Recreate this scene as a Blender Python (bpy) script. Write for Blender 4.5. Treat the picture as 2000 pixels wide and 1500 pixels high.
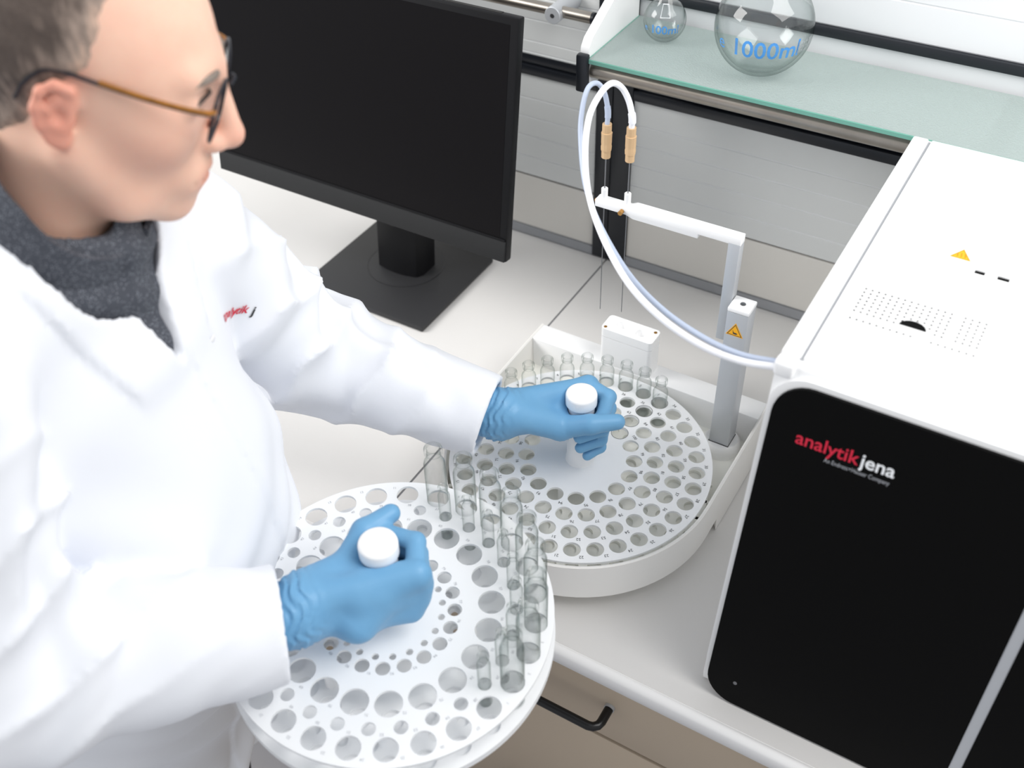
import bpy, bmesh, math, random
import numpy as np
from mathutils import Vector, Matrix
from mathutils.geometry import delaunay_2d_cdt

random.seed(4)
scene = bpy.context.scene
COL = scene.collection
for o in list(bpy.data.objects):
    bpy.data.objects.remove(o)

# ------------------------------------------------------------------ camera
ZB = 0.90                       # height of the worktop; all numbers below are metres above it
cam_data = bpy.data.cameras.new('camera')
cam = bpy.data.objects.new('camera', cam_data)
COL.objects.link(cam)
RIGHT = Vector((0.85818584, 0.51264192, -0.0267455))
UP = Vector((-0.33083122, 0.59216114, 0.73477607))
FWD = Vector((-0.39251467, 0.62172618, -0.67778226))
m = Matrix.Identity(4)
for i in range(3):
    m[i][0] = RIGHT[i]; m[i][1] = UP[i]; m[i][2] = -FWD[i]
m.translation = (0.64525067, -1.34611175, 1.08 + ZB)
cam.matrix_world = m
cam_data.sensor_width = 36.0
cam_data.lens = 36.0 * 2050.346 / 2000.0
cam_data.clip_start = 0.02
cam_data.dof.use_dof = True
cam_data.dof.focus_distance = 1.30
cam_data.dof.aperture_fstop = 4.0
scene.camera = cam

# ------------------------------------------------------------------ world, lights, exposure
world = bpy.data.worlds.new('lab_daylight')
scene.world = world
world.use_nodes = True
bg = world.node_tree.nodes['Background']
bg.inputs[0].default_value = (0.93, 0.96, 1.0, 1)
bg.inputs[1].default_value = 0.64


def area(name, loc, target, sx, sy, power, col=(1, 1, 1)):
    l = bpy.data.lights.new(name, 'AREA')
    l.shape = 'RECTANGLE'; l.size = sx; l.size_y = sy; l.energy = power; l.color = col
    o = bpy.data.objects.new(name, l)
    COL.objects.link(o)
    o.location = loc
    o.rotation_euler = (Vector(target) - Vector(loc)).to_track_quat('-Z', 'Y').to_euler()
    return o


area('unseen_light', (1.35, -0.42, 2.65), (0.0, -0.55, 0.95), 1.2, 1.2, 29, (1, 0.985, 0.965))
area('unseen_light', (-2.3, -1.95, 3.0), (0.2, -0.1, 1.1), 1.6, 1.6, 88, (1, 0.985, 0.965))  # fill added out of view to brighten the wall and back of the worktop
scene.view_settings.view_transform = 'Standard'
scene.view_settings.look = 'None'
scene.view_settings.gamma = 1.0
scene.view_settings.use_curve_mapping = False
scene.view_settings.exposure = 0.08
scene.cycles.max_bounces = 16
scene.cycles.diffuse_bounces = 6
scene.cycles.glossy_bounces = 5
scene.cycles.transmission_bounces = 14
scene.cycles.transparent_max_bounces = 40
scene.cycles.caustics_refractive = False
scene.cycles.caustics_reflective = False
scene.cycles.use_denoising = True
scene.cycles.sample_clamp_indirect = 6.0


# ------------------------------------------------------------------ materials
def lin(c):
    if isinstance(c, str):
        c = tuple(int(c[i:i + 2], 16) / 255 for i in (0, 2, 4))
    return tuple((x / 12.92 if x <= 0.04045 else ((x + 0.055) / 1.055) ** 2.4) for x in c) + (1.0,)


def mat(name, col, rough=0.5, metal=0.0, bump=None, var=None, spec=0.5, trans=0.0, ior=1.45, coat=0.0, sheen=0.0, sss=0.0):
    """bump=(scale, strength), var=(colour, scale, amount)"""
    mt = bpy.data.materials.new(name)
    mt.use_nodes = True
    nt = mt.node_tree
    b = nt.nodes['Principled BSDF']
    b.inputs['Base Color'].default_value = lin(col)
    b.inputs['Roughness'].default_value = rough
    b.inputs['Metallic'].default_value = metal
    b.inputs['Specular IOR Level'].default_value = spec
    b.inputs['Transmission Weight'].default_value = trans
    b.inputs['IOR'].default_value = ior
    b.inputs['Coat Weight'].default_value = coat
    b.inputs['Sheen Weight'].default_value = sheen
    if sss:
        b.inputs['Subsurface Weight'].default_value = sss
        b.inputs['Subsurface Radius'].default_value = (0.012, 0.005, 0.003)
        b.inputs['Subsurface Scale'].default_value = 0.6
    tc = nt.nodes.new('ShaderNodeTexCoord')
    if var:
        n = nt.nodes.new('ShaderNodeTexNoise')
        n.inputs['Scale'].default_value = var[1]
        n.inputs['Detail'].default_value = 5
        nt.links.new(tc.outputs['Object'], n.inputs['Vector'])
        r = nt.nodes.new('ShaderNodeValToRGB')
        r.color_ramp.elements[0].position = 0.5 - 0.5 * var[2]
        r.color_ramp.elements[1].position = 0.5 + 0.5 * var[2]
        r.color_ramp.elements[0].color = lin(col)
        r.color_ramp.elements[1].color = lin(var[0])
        nt.links.new(n.outputs['Fac'], r.inputs['Fac'])
        nt.links.new(r.outputs['Color'], b.inputs['Base Color'])
    if bump:
        n = nt.nodes.new('ShaderNodeTexNoise')
        n.inputs['Scale'].default_value = bump[0]
        n.inputs['Detail'].default_value = 4
        nt.links.new(tc.outputs['Object'], n.inputs['Vector'])
        bp = nt.nodes.new('ShaderNodeBump')
        bp.inputs['Strength'].default_value = bump[1]
        bp.inputs['Distance'].default_value = 0.002
        nt.links.new(n.outputs['Fac'], bp.inputs['Height'])
        nt.links.new(bp.outputs['Normal'], b.inputs['Normal'])
    return mt


def thin_glass(name, tint, edge, refl=0.06, power=3.0, rough=0.02, refract=0.0):
    """clear thin-walled glass: transparent, darker where one looks along the wall, with a Fresnel reflection"""
    mt = bpy.data.materials.new(name)
    mt.use_nodes = True
    nt = mt.node_tree
    for n in list(nt.nodes):
        nt.nodes.remove(n)
    out = nt.nodes.new('ShaderNodeOutputMaterial')
    lw = nt.nodes.new('ShaderNodeLayerWeight'); lw.inputs['Blend'].default_value = 0.5
    pw = nt.nodes.new('ShaderNodeMath'); pw.operation = 'POWER'; pw.inputs[1].default_value = power
    nt.links.new(lw.outputs['Facing'], pw.inputs[0])
    mixc = nt.nodes.new('ShaderNodeMix'); mixc.data_type = 'RGBA'
    mixc.inputs[6].default_value = lin(tint); mixc.inputs[7].default_value = lin(edge)
    nt.links.new(pw.outputs[0], mixc.inputs[0])
    tr = nt.nodes.new('ShaderNodeBsdfTransparent')
    nt.links.new(mixc.outputs[2], tr.inputs['Color'])
    gl = nt.nodes.new('ShaderNodeBsdfGlossy'); gl.inputs['Roughness'].default_value = rough
    p5 = nt.nodes.new('ShaderNodeMath'); p5.operation = 'POWER'; p5.inputs[1].default_value = 4.0
    nt.links.new(lw.outputs['Facing'], p5.inputs[0])
    mul = nt.nodes.new('ShaderNodeMath'); mul.operation = 'MULTIPLY_ADD'
    mul.inputs[1].default_value = 0.70; mul.inputs[2].default_value = refl * 0.3; mul.use_clamp = True
    nt.links.new(p5.outputs[0], mul.inputs[0])
    mx = nt.nodes.new('ShaderNodeMixShader')
    nt.links.new(mul.outputs[0], mx.inputs[0])
    nt.links.new(tr.outputs[0], mx.inputs[1])
    nt.links.new(gl.outputs[0], mx.inputs[2])
    if refract:
        rf = nt.nodes.new('ShaderNodeBsdfGlass'); rf.inputs['IOR'].default_value = 1.45; rf.inputs['Roughness'].default_value = 0.0
        rf.inputs['Color'].default_value = lin(tint)
        m2 = nt.nodes.new('ShaderNodeMixShader'); m2.inputs[0].default_value = refract
        nt.links.new(mx.outputs[0], m2.inputs[1]); nt.links.new(rf.outputs[0], m2.inputs[2])
        mx = m2
    nt.links.new(mx.outputs[0], out.inputs['Surface'])
    return mt


M = {}
M['worktop'] = mat('worktop_laminate', 'dddbd9', 0.45, bump=(350, 0.05), var=('d7d5d2', 6, 0.8))
M['lip'] = mat('worktop_edge_white', 'eeedec', 0.35)
M['seam'] = mat('seam_grey', '77777a', 0.7)
M['drawer'] = mat('drawer_front_beige', 'b9a995', 0.5, bump=(200, 0.04))
M['gap'] = mat('dark_gap', '2b2a29', 0.8)
M['trimgrey'] = mat('grey_sealing_strip', '9b9da1', 0.6)
M['panel_beige'] = mat('wall_panel_warm_grey', 'dfdcd6', 0.5)
M['slat'] = mat('brushed_aluminium_slat', 'dddfde', 0.5, var=('d7d9d8', 9, 0.9))
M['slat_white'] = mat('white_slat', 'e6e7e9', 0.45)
M['black_profile'] = mat('black_anodised_profile', '1c1f25', 0.35)
M['steel'] = mat('brushed_steel', 'a9a39b', 0.32, metal=0.9, var=('8d867d', 14, 0.5))
M['alu'] = mat('satin_aluminium', 'c4c7cb', 0.42, metal=0.45)
M['white'] = mat('white_plastic', 'f2f2f2', 0.4)
M['white_soft'] = mat('white_matt_plastic', 'eceae6', 0.55)
M['white_gloss'] = mat('white_gloss_plastic', 'f8f8f8', 0.22)
M['offwhite'] = mat('sampler_inner_plastic', 'efefe9', 0.55)
M['plate'] = mat('white_tray_plate', 'f1f2f3', 0.42)
M['print'] = mat('black_print', '3a3a3c', 0.6)
M['print_blue'] = mat('blue_print', '4f97dc', 0.4)
M['print_white'] = mat('white_print', 'eef0f2', 0.5)
M['print_grey'] = mat('grey_print', 'a9abb0', 0.5)
M['print_red'] = mat('red_print', 'd11f3c', 0.5)
M['yellow'] = mat('yellow_sticker', 'f5b01c', 0.4)
M['black_gloss'] = mat('black_front_panel', '060606', 0.5, spec=0.10)
M['black_plastic'] = mat('black_plastic', '151517', 0.45, spec=0.2)
M['black_base'] = mat('dark_grey_textured_plastic', '2f2f31', 0.5, bump=(900, 0.15))
M['screen'] = mat('dark_screen', '0d0b0d', 0.4, spec=0.15)
M['speaker'] = mat('speaker_mesh', '17181a', 0.6, bump=(1400, 0.6))
M['black_metal'] = mat('black_handle_lacquer', '0c0c0d', 0.3)
M['screw'] = mat('screw_steel', '8b8c8f', 0.3, metal=0.9)
M['brass'] = mat('brass_insert', 'b98a4c', 0.35, metal=0.7)
M['peek'] = mat('beige_peek_plastic', 'cfae86', 0.45)
M['tube_white'] = mat('white_ptfe_tube', 'f1f2f6', 0.4, spec=0.4)
M['tube_clear'] = mat('bluish_clear_tube', 'ccd8ee', 0.35, trans=0.25)
M['floor'] = mat('grey_floor', 'a3a2a6', 0.55, var=('9b9a9e', 12, 0.8))
M['glass'] = thin_glass('clear_glass', 'ffffff', 'a6b4ae', 0.14, 3.0)
M['glass_flask'] = thin_glass('flask_glass', 'fdfefe', '93a5a0', 0.16, 3.4)
M['water'] = thin_glass('water', 'fafbfb', 'd8e0dd', 0.06, 3.0)
M['glass_edge'] = mat('teal_glass_edge', '7fbfae', 0.25, trans=0.3)
M['lens'] = thin_glass('lens_glass', 'f4f6fb', 'c8cde0', 0.2, 3.0)


def shelf_glass():
    mt = mat('textured_shelf_glass', 'd8e8e4', 0.28, trans=0.55, ior=1.3, spec=0.5)
    nt = mt.node_tree
    b = nt.nodes['Principled BSDF']
    tc = nt.nodes.new('ShaderNodeTexCoord')
    v = nt.nodes.new('ShaderNodeTexVoronoi'); v.inputs['Scale'].default_value = 420
    nt.links.new(tc.outputs['Object'], v.inputs['Vector'])
    bp = nt.nodes.new('ShaderNodeBump'); bp.inputs['Strength'].default_value = 0.55; bp.inputs['Distance'].default_value = 0.001
    nt.links.new(v.outputs['Distance'], bp.inputs['Height'])
    nt.links.new(bp.outputs['Normal'], b.inputs['Normal'])
    return mt


M['shelf_glass'] = shelf_glass()


# ------------------------------------------------------------------ geometry helpers
class G:
    def __init__(self):
        self.v = []; self.f = []

    def add(self, v, f, mtx=None):
        n = len(self.v)
        if mtx is not None:
            v = [tuple(mtx @ Vector(p)) for p in v]
        self.v += [tuple(p) for p in v]
        self.f += [tuple(i + n for i in q) for q in f]
        return self

    def join(self, g, mtx=None):
        return self.add(g.v, g.f, mtx)

    def box(self, x0, x1, y0, y1, z0, z1, bev=0.0, seg=2, mtx=None):
        v = [(x, y, z) for z in (z0, z1) for y in (y0, y1) for x in (x0, x1)]
        f = [(0, 2, 3, 1), (4, 5, 7, 6), (0, 1, 5, 4), (2, 6, 7, 3), (0, 4, 6, 2), (1, 3, 7, 5)]
        if bev:
            g = bevelled(v, f, bev, seg); v, f = g.v, g.f
        return self.add(v, f, mtx)

    def lathe(self, prof, c=(0, 0, 0), seg=32, mtx=None):
        v = []; f = []; rows = []
        for r, z in prof:
            if r < 1e-6:
                rows.append([len(v)]); v.append((c[0], c[1], c[2] + z))
            else:
                rows.append(list(range(len(v), len(v) + seg)))
                v += [(c[0] + r * math.cos(2 * math.pi * k / seg), c[1] + r * math.sin(2 * math.pi * k / seg), c[2] + z) for k in range(seg)]
        for a, b in zip(rows, rows[1:]):
            for k in range(seg):
                k2 = (k + 1) % seg
                if len(a) == 1 and len(b) == 1: continue
                if len(a) == 1: f.append((a[0], b[k2], b[k]))
                elif len(b) == 1: f.append((a[k], a[k2], b[0]))
                else: f.append((a[k], a[k2], b[k2], b[k]))
        return self.add(v, f, mtx)

    def cyl(self, c, r, h, seg=28, bev=0.0, mtx=None):
        if bev:
            p = [(0, 0), (r - bev, 0), (r, bev), (r, h - bev), (r - bev, h), (0, h)]
        else:
            p = [(0, 0), (r, 0), (r, h), (0, h)]
        return self.lathe(p, c, seg, mtx)

    def tube(self, pts, r, seg=10, caps=True):
        pts = [Vector(p) for p in pts]
        n = len(pts)
        rr = r if isinstance(r, (list, tuple)) else [r] * n
        rings = []; nrm = None
        v = []; f = []
        for i, p in enumerate(pts):
            t = (pts[min(i + 1, n - 1)] - pts[max(i - 1, 0)]).normalized()
            if nrm is None:
                a = Vector((0, 0, 1)) if abs(t.z) < 0.9 else Vector((1, 0, 0))
                nrm = (a - t * a.dot(t)).normalized()
            else:
                nrm = (nrm - t * nrm.dot(t)).normalized()
            b = t.cross(nrm)
            rings.append(len(v))
            for k in range(seg):
                a = 2 * math.pi * k / seg
                v.append(tuple(p + (nrm * math.cos(a) + b * math.sin(a)) * rr[i]))
        for a, b in zip(rings, rings[1:]):
            for k in range(seg):
                k2 = (k + 1) % seg
                f.append((a + k, a + k2, b + k2, b + k))
        if caps:
            f.append(tuple(reversed(range(seg))))
            f.append(tuple(rings[-1] + k for k in range(seg)))
        return self.add(v, f)

    def prism(self, poly, a0, a1, fn):
        """extrude a 2D polygon; fn(u, v, w) -> point"""
        n = len(poly)
        v = [fn(p[0], p[1], a0) for p in poly] + [fn(p[0], p[1], a1) for p in poly]
        f = [tuple(reversed(range(n))), tuple(range(n, 2 * n))]
        f += [(k, (k + 1) % n, n + (k + 1) % n, n + k) for k in range(n)]
        return self.add(v, f)

    def plate(self, outer, holes, z0, z1, inside):
        """flat plate with holes: outer and holes are loops of 2D points; inside(x, y) says whether material is there"""
        pts = []; edges = []; loops = []
        for lp in [outer] + holes:
            s = len(pts); pts += [Vector(p) for p in lp]; n = len(lp)
            edges += [(s + k, s + (k + 1) % n) for k in range(n)]
            loops.append((s, n))
        V, E, F, ov, oe, of = delaunay_2d_cdt(pts, edges, [], 0, 1e-7)
        N = len(V)
        v = [(p.x, p.y, z1) for p in V] + [(p.x, p.y, z0) for p in V]
        f = []
        for t in F:
            c = (V[t[0]] + V[t[1]] + V[t[2]]) / 3
            if not inside(c.x, c.y): continue
            e1 = V[t[1]] - V[t[0]]; e2 = V[t[2]] - V[t[0]]
            t = tuple(t) if e1.x * e2.y - e1.y * e2.x > 0 else tuple(reversed(t))
            f.append(t); f.append(tuple(N + i for i in reversed(t)))
        where = {}
        for i, o in enumerate(ov):
            for j in o: where[j] = i
        for li, (s, n) in enumerate(loops):
            for k in range(n):
                a = where[s + k]; b = where[s + (k + 1) % n]
                f.append((N + a, N + b, b, a) if li == 0 else (a, b, N + b, N + a))
        return self.add(v, f)


def bevelled(v, f, w, seg=2, angle=0.5):
    bm = bmesh.new()
    bv = [bm.verts.new(p) for p in v]
    for q in f: bm.faces.new([bv[i] for i in q])
    bm.normal_update()
    ed = [e for e in bm.edges if len(e.link_faces) == 2 and e.calc_face_angle() > angle]
    bmesh.ops.bevel(bm, geom=ed, offset=w, segments=seg, affect='EDGES', profile=0.5)
    bm.verts.index_update()
    g = G()
    g.v = [tuple(x.co) for x in bm.verts]
    g.f = [tuple(x.index for x in q.verts) for q in bm.faces]
    bm.free()
    return g


def circle(cx, cy, r, n, a0=0.0):
    return [(cx + r * math.cos(a0 + 2 * math.pi * k / n), cy + r * math.sin(a0 + 2 * math.pi * k / n)) for k in range(n)]


BASE = {}


def mesh_of(name, g, m, smooth=True, sharp=35):
    me = bpy.data.meshes.new(name)
    me.from_pydata(g.v, [], g.f)
    me.update()
    if smooth:
        me.shade_smooth()
        me.set_sharp_from_angle(angle=math.radians(sharp))
    if m is not None:
        me.materials.append(M[m] if isinstance(m, str) else m)
    return me


def props(o, label=None, cat=None, group=None, kind=None):
    if label: o['label'] = label
    if cat: o['category'] = cat
    if group: o['group'] = group
    if kind: o['kind'] = kind
    return o


def thing(name, label, cat, base, group=None, rot=None):
    o = bpy.data.objects.new(name, None)
    o.empty_display_size = 0.02
    COL.objects.link(o)
    o.location = (base[0], base[1], base[2] + ZB)
    if rot is not None:
        o.rotation_euler = rot.to_euler()
    BASE[o.name] = Vector(base)
    return props(o, label, cat, group)


def part(name, g, m, parent, local=False, smooth=True, sharp=35, label=None, kind=None):
    """a mesh below a thing or part; g in worktop coordinates unless local"""
    if not local:
        b = BASE[parent.name]
        g2 = G(); g2.f = g.f; g2.v = [(p[0] - b.x, p[1] - b.y, p[2] - b.z) for p in g.v]
        g = g2
    o = bpy.data.objects.new(name, mesh_of(name, g, m, smooth, sharp))
    COL.objects.link(o)
    o.parent = parent
    BASE[o.name] = BASE[parent.name]
    if label: o['label'] = label
    if kind: o['kind'] = kind
    return o


def single(name, g, m, label=None, cat=None, base=None, group=None, kind=None, smooth=True, sharp=35):
    """a top-level thing of one mesh"""
    if base is None:
        xs = [p[0] for p in g.v]; ys = [p[1] for p in g.v]; zs = [p[2] for p in g.v]
        base = ((min(xs) + max(xs)) / 2, (min(ys) + max(ys)) / 2, min(zs))
    g2 = G(); g2.f = g.f; g2.v = [(p[0] - base[0], p[1] - base[1], p[2] - base[2]) for p in g.v]
    o = bpy.data.objects.new(name, mesh_of(name, g2, m, smooth, sharp))
    COL.objects.link(o)
    o.location = (base[0], base[1], base[2] + ZB)
    BASE[o.name] = Vector(base)
    return props(o, label, cat, group, kind)


def copy_tree(o, parent=None):
    c = o.copy()
    COL.objects.link(c)
    c.parent = parent
    for ch in list(o.children):
        copy_tree(ch, c)
    return c


_text_cache = {}


def text_geo(s, size=1.0, bold=0.0, align='CENTER'):
    """flat letters as geometry in the xy plane, height about size"""
    key = (s, bold, align)
    if key not in _text_cache:
        cu = bpy.data.curves.new('letters', 'FONT')
        cu.body = s; cu.size = 1.0; cu.align_x = align; cu.align_y = 'CENTER'
        cu.resolution_u = 3; cu.offset = bold; cu.fill_mode = 'FRONT'
        ob = bpy.data.objects.new('letters', cu)
        COL.objects.link(ob)
        dg = bpy.context.evaluated_depsgraph_get()
        me = bpy.data.meshes.new_from_object(ob.evaluated_get(dg))
        g = G()
        g.v = [tuple(v.co) for v in me.vertices]; g.f = [tuple(p.vertices) for p in me.polygons]
        bpy.data.objects.remove(ob); bpy.data.curves.remove(cu); bpy.data.meshes.remove(me)
        _text_cache[key] = g
    src = _text_cache[key]
    g = G(); g.f = src.f; g.v = [(p[0] * size, p[1] * size, p[2]) for p in src.v]
    return g


def frame(o, ex, ey, ez):
    mt = Matrix.Identity(4)
    for i in range(3):
        mt[i][0] = ex[i]; mt[i][1] = ey[i]; mt[i][2] = ez[i]
    mt.translation = o
    return mt

# ------------------------------------------------------------------ the room
props(single('floor', G().box(-3.5, 3.5, -4.5, 3.5, -0.95, -0.90), 'floor', base=(0, -0.5, -0.95)), kind='structure')
wall = single('wall_back', G().box(-1.95, 1.65, 0.008, 0.06, -0.90, 0.66), 'slat_white', base=(0, 0.034, -0.90))
props(wall, kind='structure')
XL, XC0, XC1, XR = -1.9, -0.0275, 0.0345, 1.6


def slat(name, x0, x1, z0, z1, m, y=0.0):
    part(name, G().box(x0, x1, y, 0.008, z0 + 0.0007, z1 - 0.0007, 0.0009, 1), m, wall)


for x0, x1 in ((XL, XC0), (XC1, XR)):
    part('sealing_strip', G().box(x0, x1, -0.003, 0.008, 0.002, 0.0185), 'trimgrey', wall)
    slat('wall_panel', x0, x1, 0.0185, 0.1215, 'panel_beige')
    part('shadow_gap', G().box(x0, x1, 0.004, 0.008, 0.1215, 0.1240), 'gap', wall)
    part('panel_backing', G().box(x0, x1, 0.0012, 0.008, 0.1240, 0.310), 'slat_white', wall)  # whiter than the slats: bevel highlights painted into the grooves
    part('panel_backing', G().box(x0, x1, 0.0012, 0.008, 0.342, 0.468 if x0 > 0 else 0.54), 'slat_white', wall)  # again whiter behind the left slats, edge highlights put into the colour
    zs = [0.1240, 0.160, 0.198, 0.233, 0.267, 0.310]
    for a, b in zip(zs, zs[1:]):
        slat('wall_slat', x0, x1, a, b, 'slat')
    part('black_profile', G().box(x0, x1, -0.006, 0.008, 0.310, 0.3265, 0.002), 'black_profile', wall)
    part('black_profile', G().box(x0, x1, -0.001, 0.008, 0.3275, 0.3420, 0.001), 'black_profile', wall)
    if x0 < 0:
        zs = [0.342, 0.3465, 0.365, 0.400, 0.435, 0.470, 0.505, 0.540]
    else:
        zs = [0.342, 0.365, 0.400, 0.435, 0.468]
    for a, b in zip(zs, zs[1:]):
        slat('wall_slat', x0, x1, a, b, 'slat_white' if x0 > 0 else 'slat')
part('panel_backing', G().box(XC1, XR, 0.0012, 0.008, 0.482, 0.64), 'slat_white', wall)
part('black_profile', G().box(XC1, XR, -0.006, 0.008, 0.468, 0.482, 0.002), 'black_profile', wall)
for a, b in ((0.482, 0.531), (0.531, 0.566), (0.566, 0.601), (0.601, 0.640)):
    slat('wall_slat', XC1, XR, a, b, 'slat_white')
col = part('upright_column', G().box(XC0, 0.0005, -0.006, 0.008, 0.004, 0.655, 0.001), 'black_profile', wall)
part('upright_column', G().box(0.0018, XC1, -0.006, 0.008, 0.004, 0.655, 0.001), 'black_profile', wall)
part('sealing_strip', G().box(XC0, XC1, -0.003, 0.007, 0.002, 0.0038), 'trimgrey', wall)

# ------------------------------------------------------------------ worktops and drawer cabinets
YF = -0.7325


def worktop(x0, x1, label):
    t = thing('worktop', label, 'worktop', ((x0 + x1) / 2, -0.36, -0.030))
    g = G()
    prof = [(-0.0035, -0.030), (-0.0035, 0.0012), (-0.018, 0.0012), (-0.020, 0.0), (-0.7195, 0.0), (-0.7195, -0.030)]
    g.prism(prof, x0, x1, lambda u, v, w: (w, u, v))
    part('worktop_surface', g, 'worktop', t)
    lip = [(-0.7195, -0.030), (-0.7195, -0.0006), (-0.7205, -0.0006), (-0.7215, 0.0008), (-0.7250, 0.0012), (-0.7300, -0.0008), (YF, -0.0045), (YF, -0.022), (-0.7295, -0.0255), (-0.7255, -0.030)]
    part('front_edge', G().prism(lip, x0, x1, lambda u, v, w: (w, u, v)), 'lip', t, sharp=50)
    return t


worktop(-1.9, -0.0016, 'light grey worktop section under the black monitor')
t = worktop(0.0016, 1.6, 'light grey worktop section under the sampler and the analyzer')
part('seam_filler', G().box(-0.0016, 0.0016, -0.7195, -0.024, -0.03, -0.0006), 'seam', t)


def cabinet(x0, x1, label, n_handle):
    t = thing('drawer_cabinet', label, 'cabinet', ((x0 + x1) / 2, -0.36, -0.90))
    g = G().box(x0, x1, -0.695, -0.02, -0.80, -0.0305)
    g.box(x0 + 0.01, x1 - 0.01, -0.640, -0.05, -0.90, -0.80)
    part('carcass', g, 'gap', t, smooth=False)
    zs = [(-0.034, -0.1655), (-0.1725, -0.48), (-0.485, -0.79)]
    for k, (z1, z0) in enumerate(zs):
        d = part('drawer', G().box(x0 + 0.002, x1 - 0.002, -0.7165, -0.695, z0, z1, 0.0012), 'drawer', t)
        hx1 = n_handle if k == 0 or True else 0
        hx0 = hx1 - 0.160
        z = z1 - 0.056 if k == 0 else z1 - 0.25
        yb = -0.7525
        pts = [(hx1, -0.7165, z), (hx1, yb + 0.012, z)]
        for a in (30, 60, 90):
            pts.append((hx1 - 0.012 * (1 - math.cos(math.radians(a))), yb + 0.012 - 0.012 * math.sin(math.radians(a)), z))
        mid = [(hx0 + hx1 - p[0], p[1], p[2]) for p in reversed(pts)]
        part('handle', G().tube(pts + mid, 0.0058, 14), 'black_metal', d)
        part('handle_foot', G().cyl((0, 0, 0), 0.0068, 0.004, 16, mtx=frame((hx1, -0.7165, z), (1, 0, 0), (0, 0, 1), (0, -1, 0))), 'alu', d)
        part('handle_foot', G().cyl((0, 0, 0), 0.0068, 0.004, 16, mtx=frame((hx0, -0.7165, z), (1, 0, 0), (0, 0, 1), (0, -1, 0))), 'alu', d)
    return t


cabinet(-0.55, 0.0485, 'beige drawer cabinet below the seam of the worktops, behind the man', -0.17)
cabinet(0.0515, 0.6485, 'beige drawer cabinet below the held tray and the analyzer, black bar handle in view', 0.3735)
cabinet(0.6515, 1.25, 'beige drawer cabinet at the right end, below the analyzer', 1.03)
cabinet(-1.15, -0.5515, 'beige drawer cabinet at the left end, behind the man', -0.77)

# ------------------------------------------------------------------ glass shelf on the wall
t = thing('wall_shelf', 'pale green textured glass shelf on white brackets above the analyzer', 'shelf', (0.45, -0.08, 0.40))
part('glass_plate', G().box(0.0385, 1.35, -0.1625, -0.006, 0.4385, 0.4445), 'shelf_glass', t)
part('glass_edge', G().box(0.0385, 1.35, -0.1645, -0.1625, 0.4385, 0.4447, 0.0006, 1), 'glass_edge', t)
part('glass_edge', G().box(0.0370, 0.0385, -0.1645, -0.006, 0.4385, 0.4447), 'glass_edge', t)
br = [(-0.006, 0.400), (-0.155, 0.400), (-0.160, 0.405), (-0.160, 0.448), (-0.1585, 0.458), (-0.150, 0.468), (-0.060, 0.512), (-0.006, 0.530)]
for x in (0.024, 0.545, 1.06):
    w = 0.0125 if x < 0.1 else 0.026
    pr_ = br if x < 0.1 else [(-0.006, 0.400), (-0.150, 0.408), (-0.150, 0.438), (-0.006, 0.438)]
    b = part('bracket', G().prism(pr_, x, x + w, lambda u, v, q: (q, u, v)), 'white', t, sharp=50)
    if x < 0.1:
        part('end_cap', G().box(0.0215, 0.0385, -0.1695, -0.158, 0.397, 0.4505, 0.003), 'black_profile', b)
part('steel_rail', G().tube([(0.0365, -0.147, 0.4225), (0.6, -0.147, 0.4225), (1.35, -0.147, 0.4225)], 0.0103, 24), 'steel', t)

# steel rod on a stand-off, top left
t = thing('wall_rail', 'brushed steel rail on a stand-off fixed to the wall above the monitor', 'rail', (-0.4, -0.03, 0.43))
part('rod', G().tube([(-0.95, -0.05, 0.4465), (-0.4, -0.05, 0.4465), (-0.0155, -0.05, 0.4465)], 0.0082, 22), 'steel', t)
part('end_cap', G().tube([(-0.0155, -0.05, 0.4465), (-0.0115, -0.05, 0.4465)], 0.0086, 22), 'black_profile', t)
for x in (-0.072, -0.80):
    s = part('stand_off', G().cyl((0, 0, 0), 0.0128, 0.066, 28, 0.001, mtx=frame((x, 0.0, 0.445), (1, 0, 0), (0, 0, 1), (0, -1, 0))), 'alu', t)
    part('screw', G().cyl((0, 0, 0), 0.0032, 0.0008, 14, mtx=frame((x, -0.0658, 0.445), (1, 0, 0), (0, 0, 1), (0, -1, 0))), 'screw', s)


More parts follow.
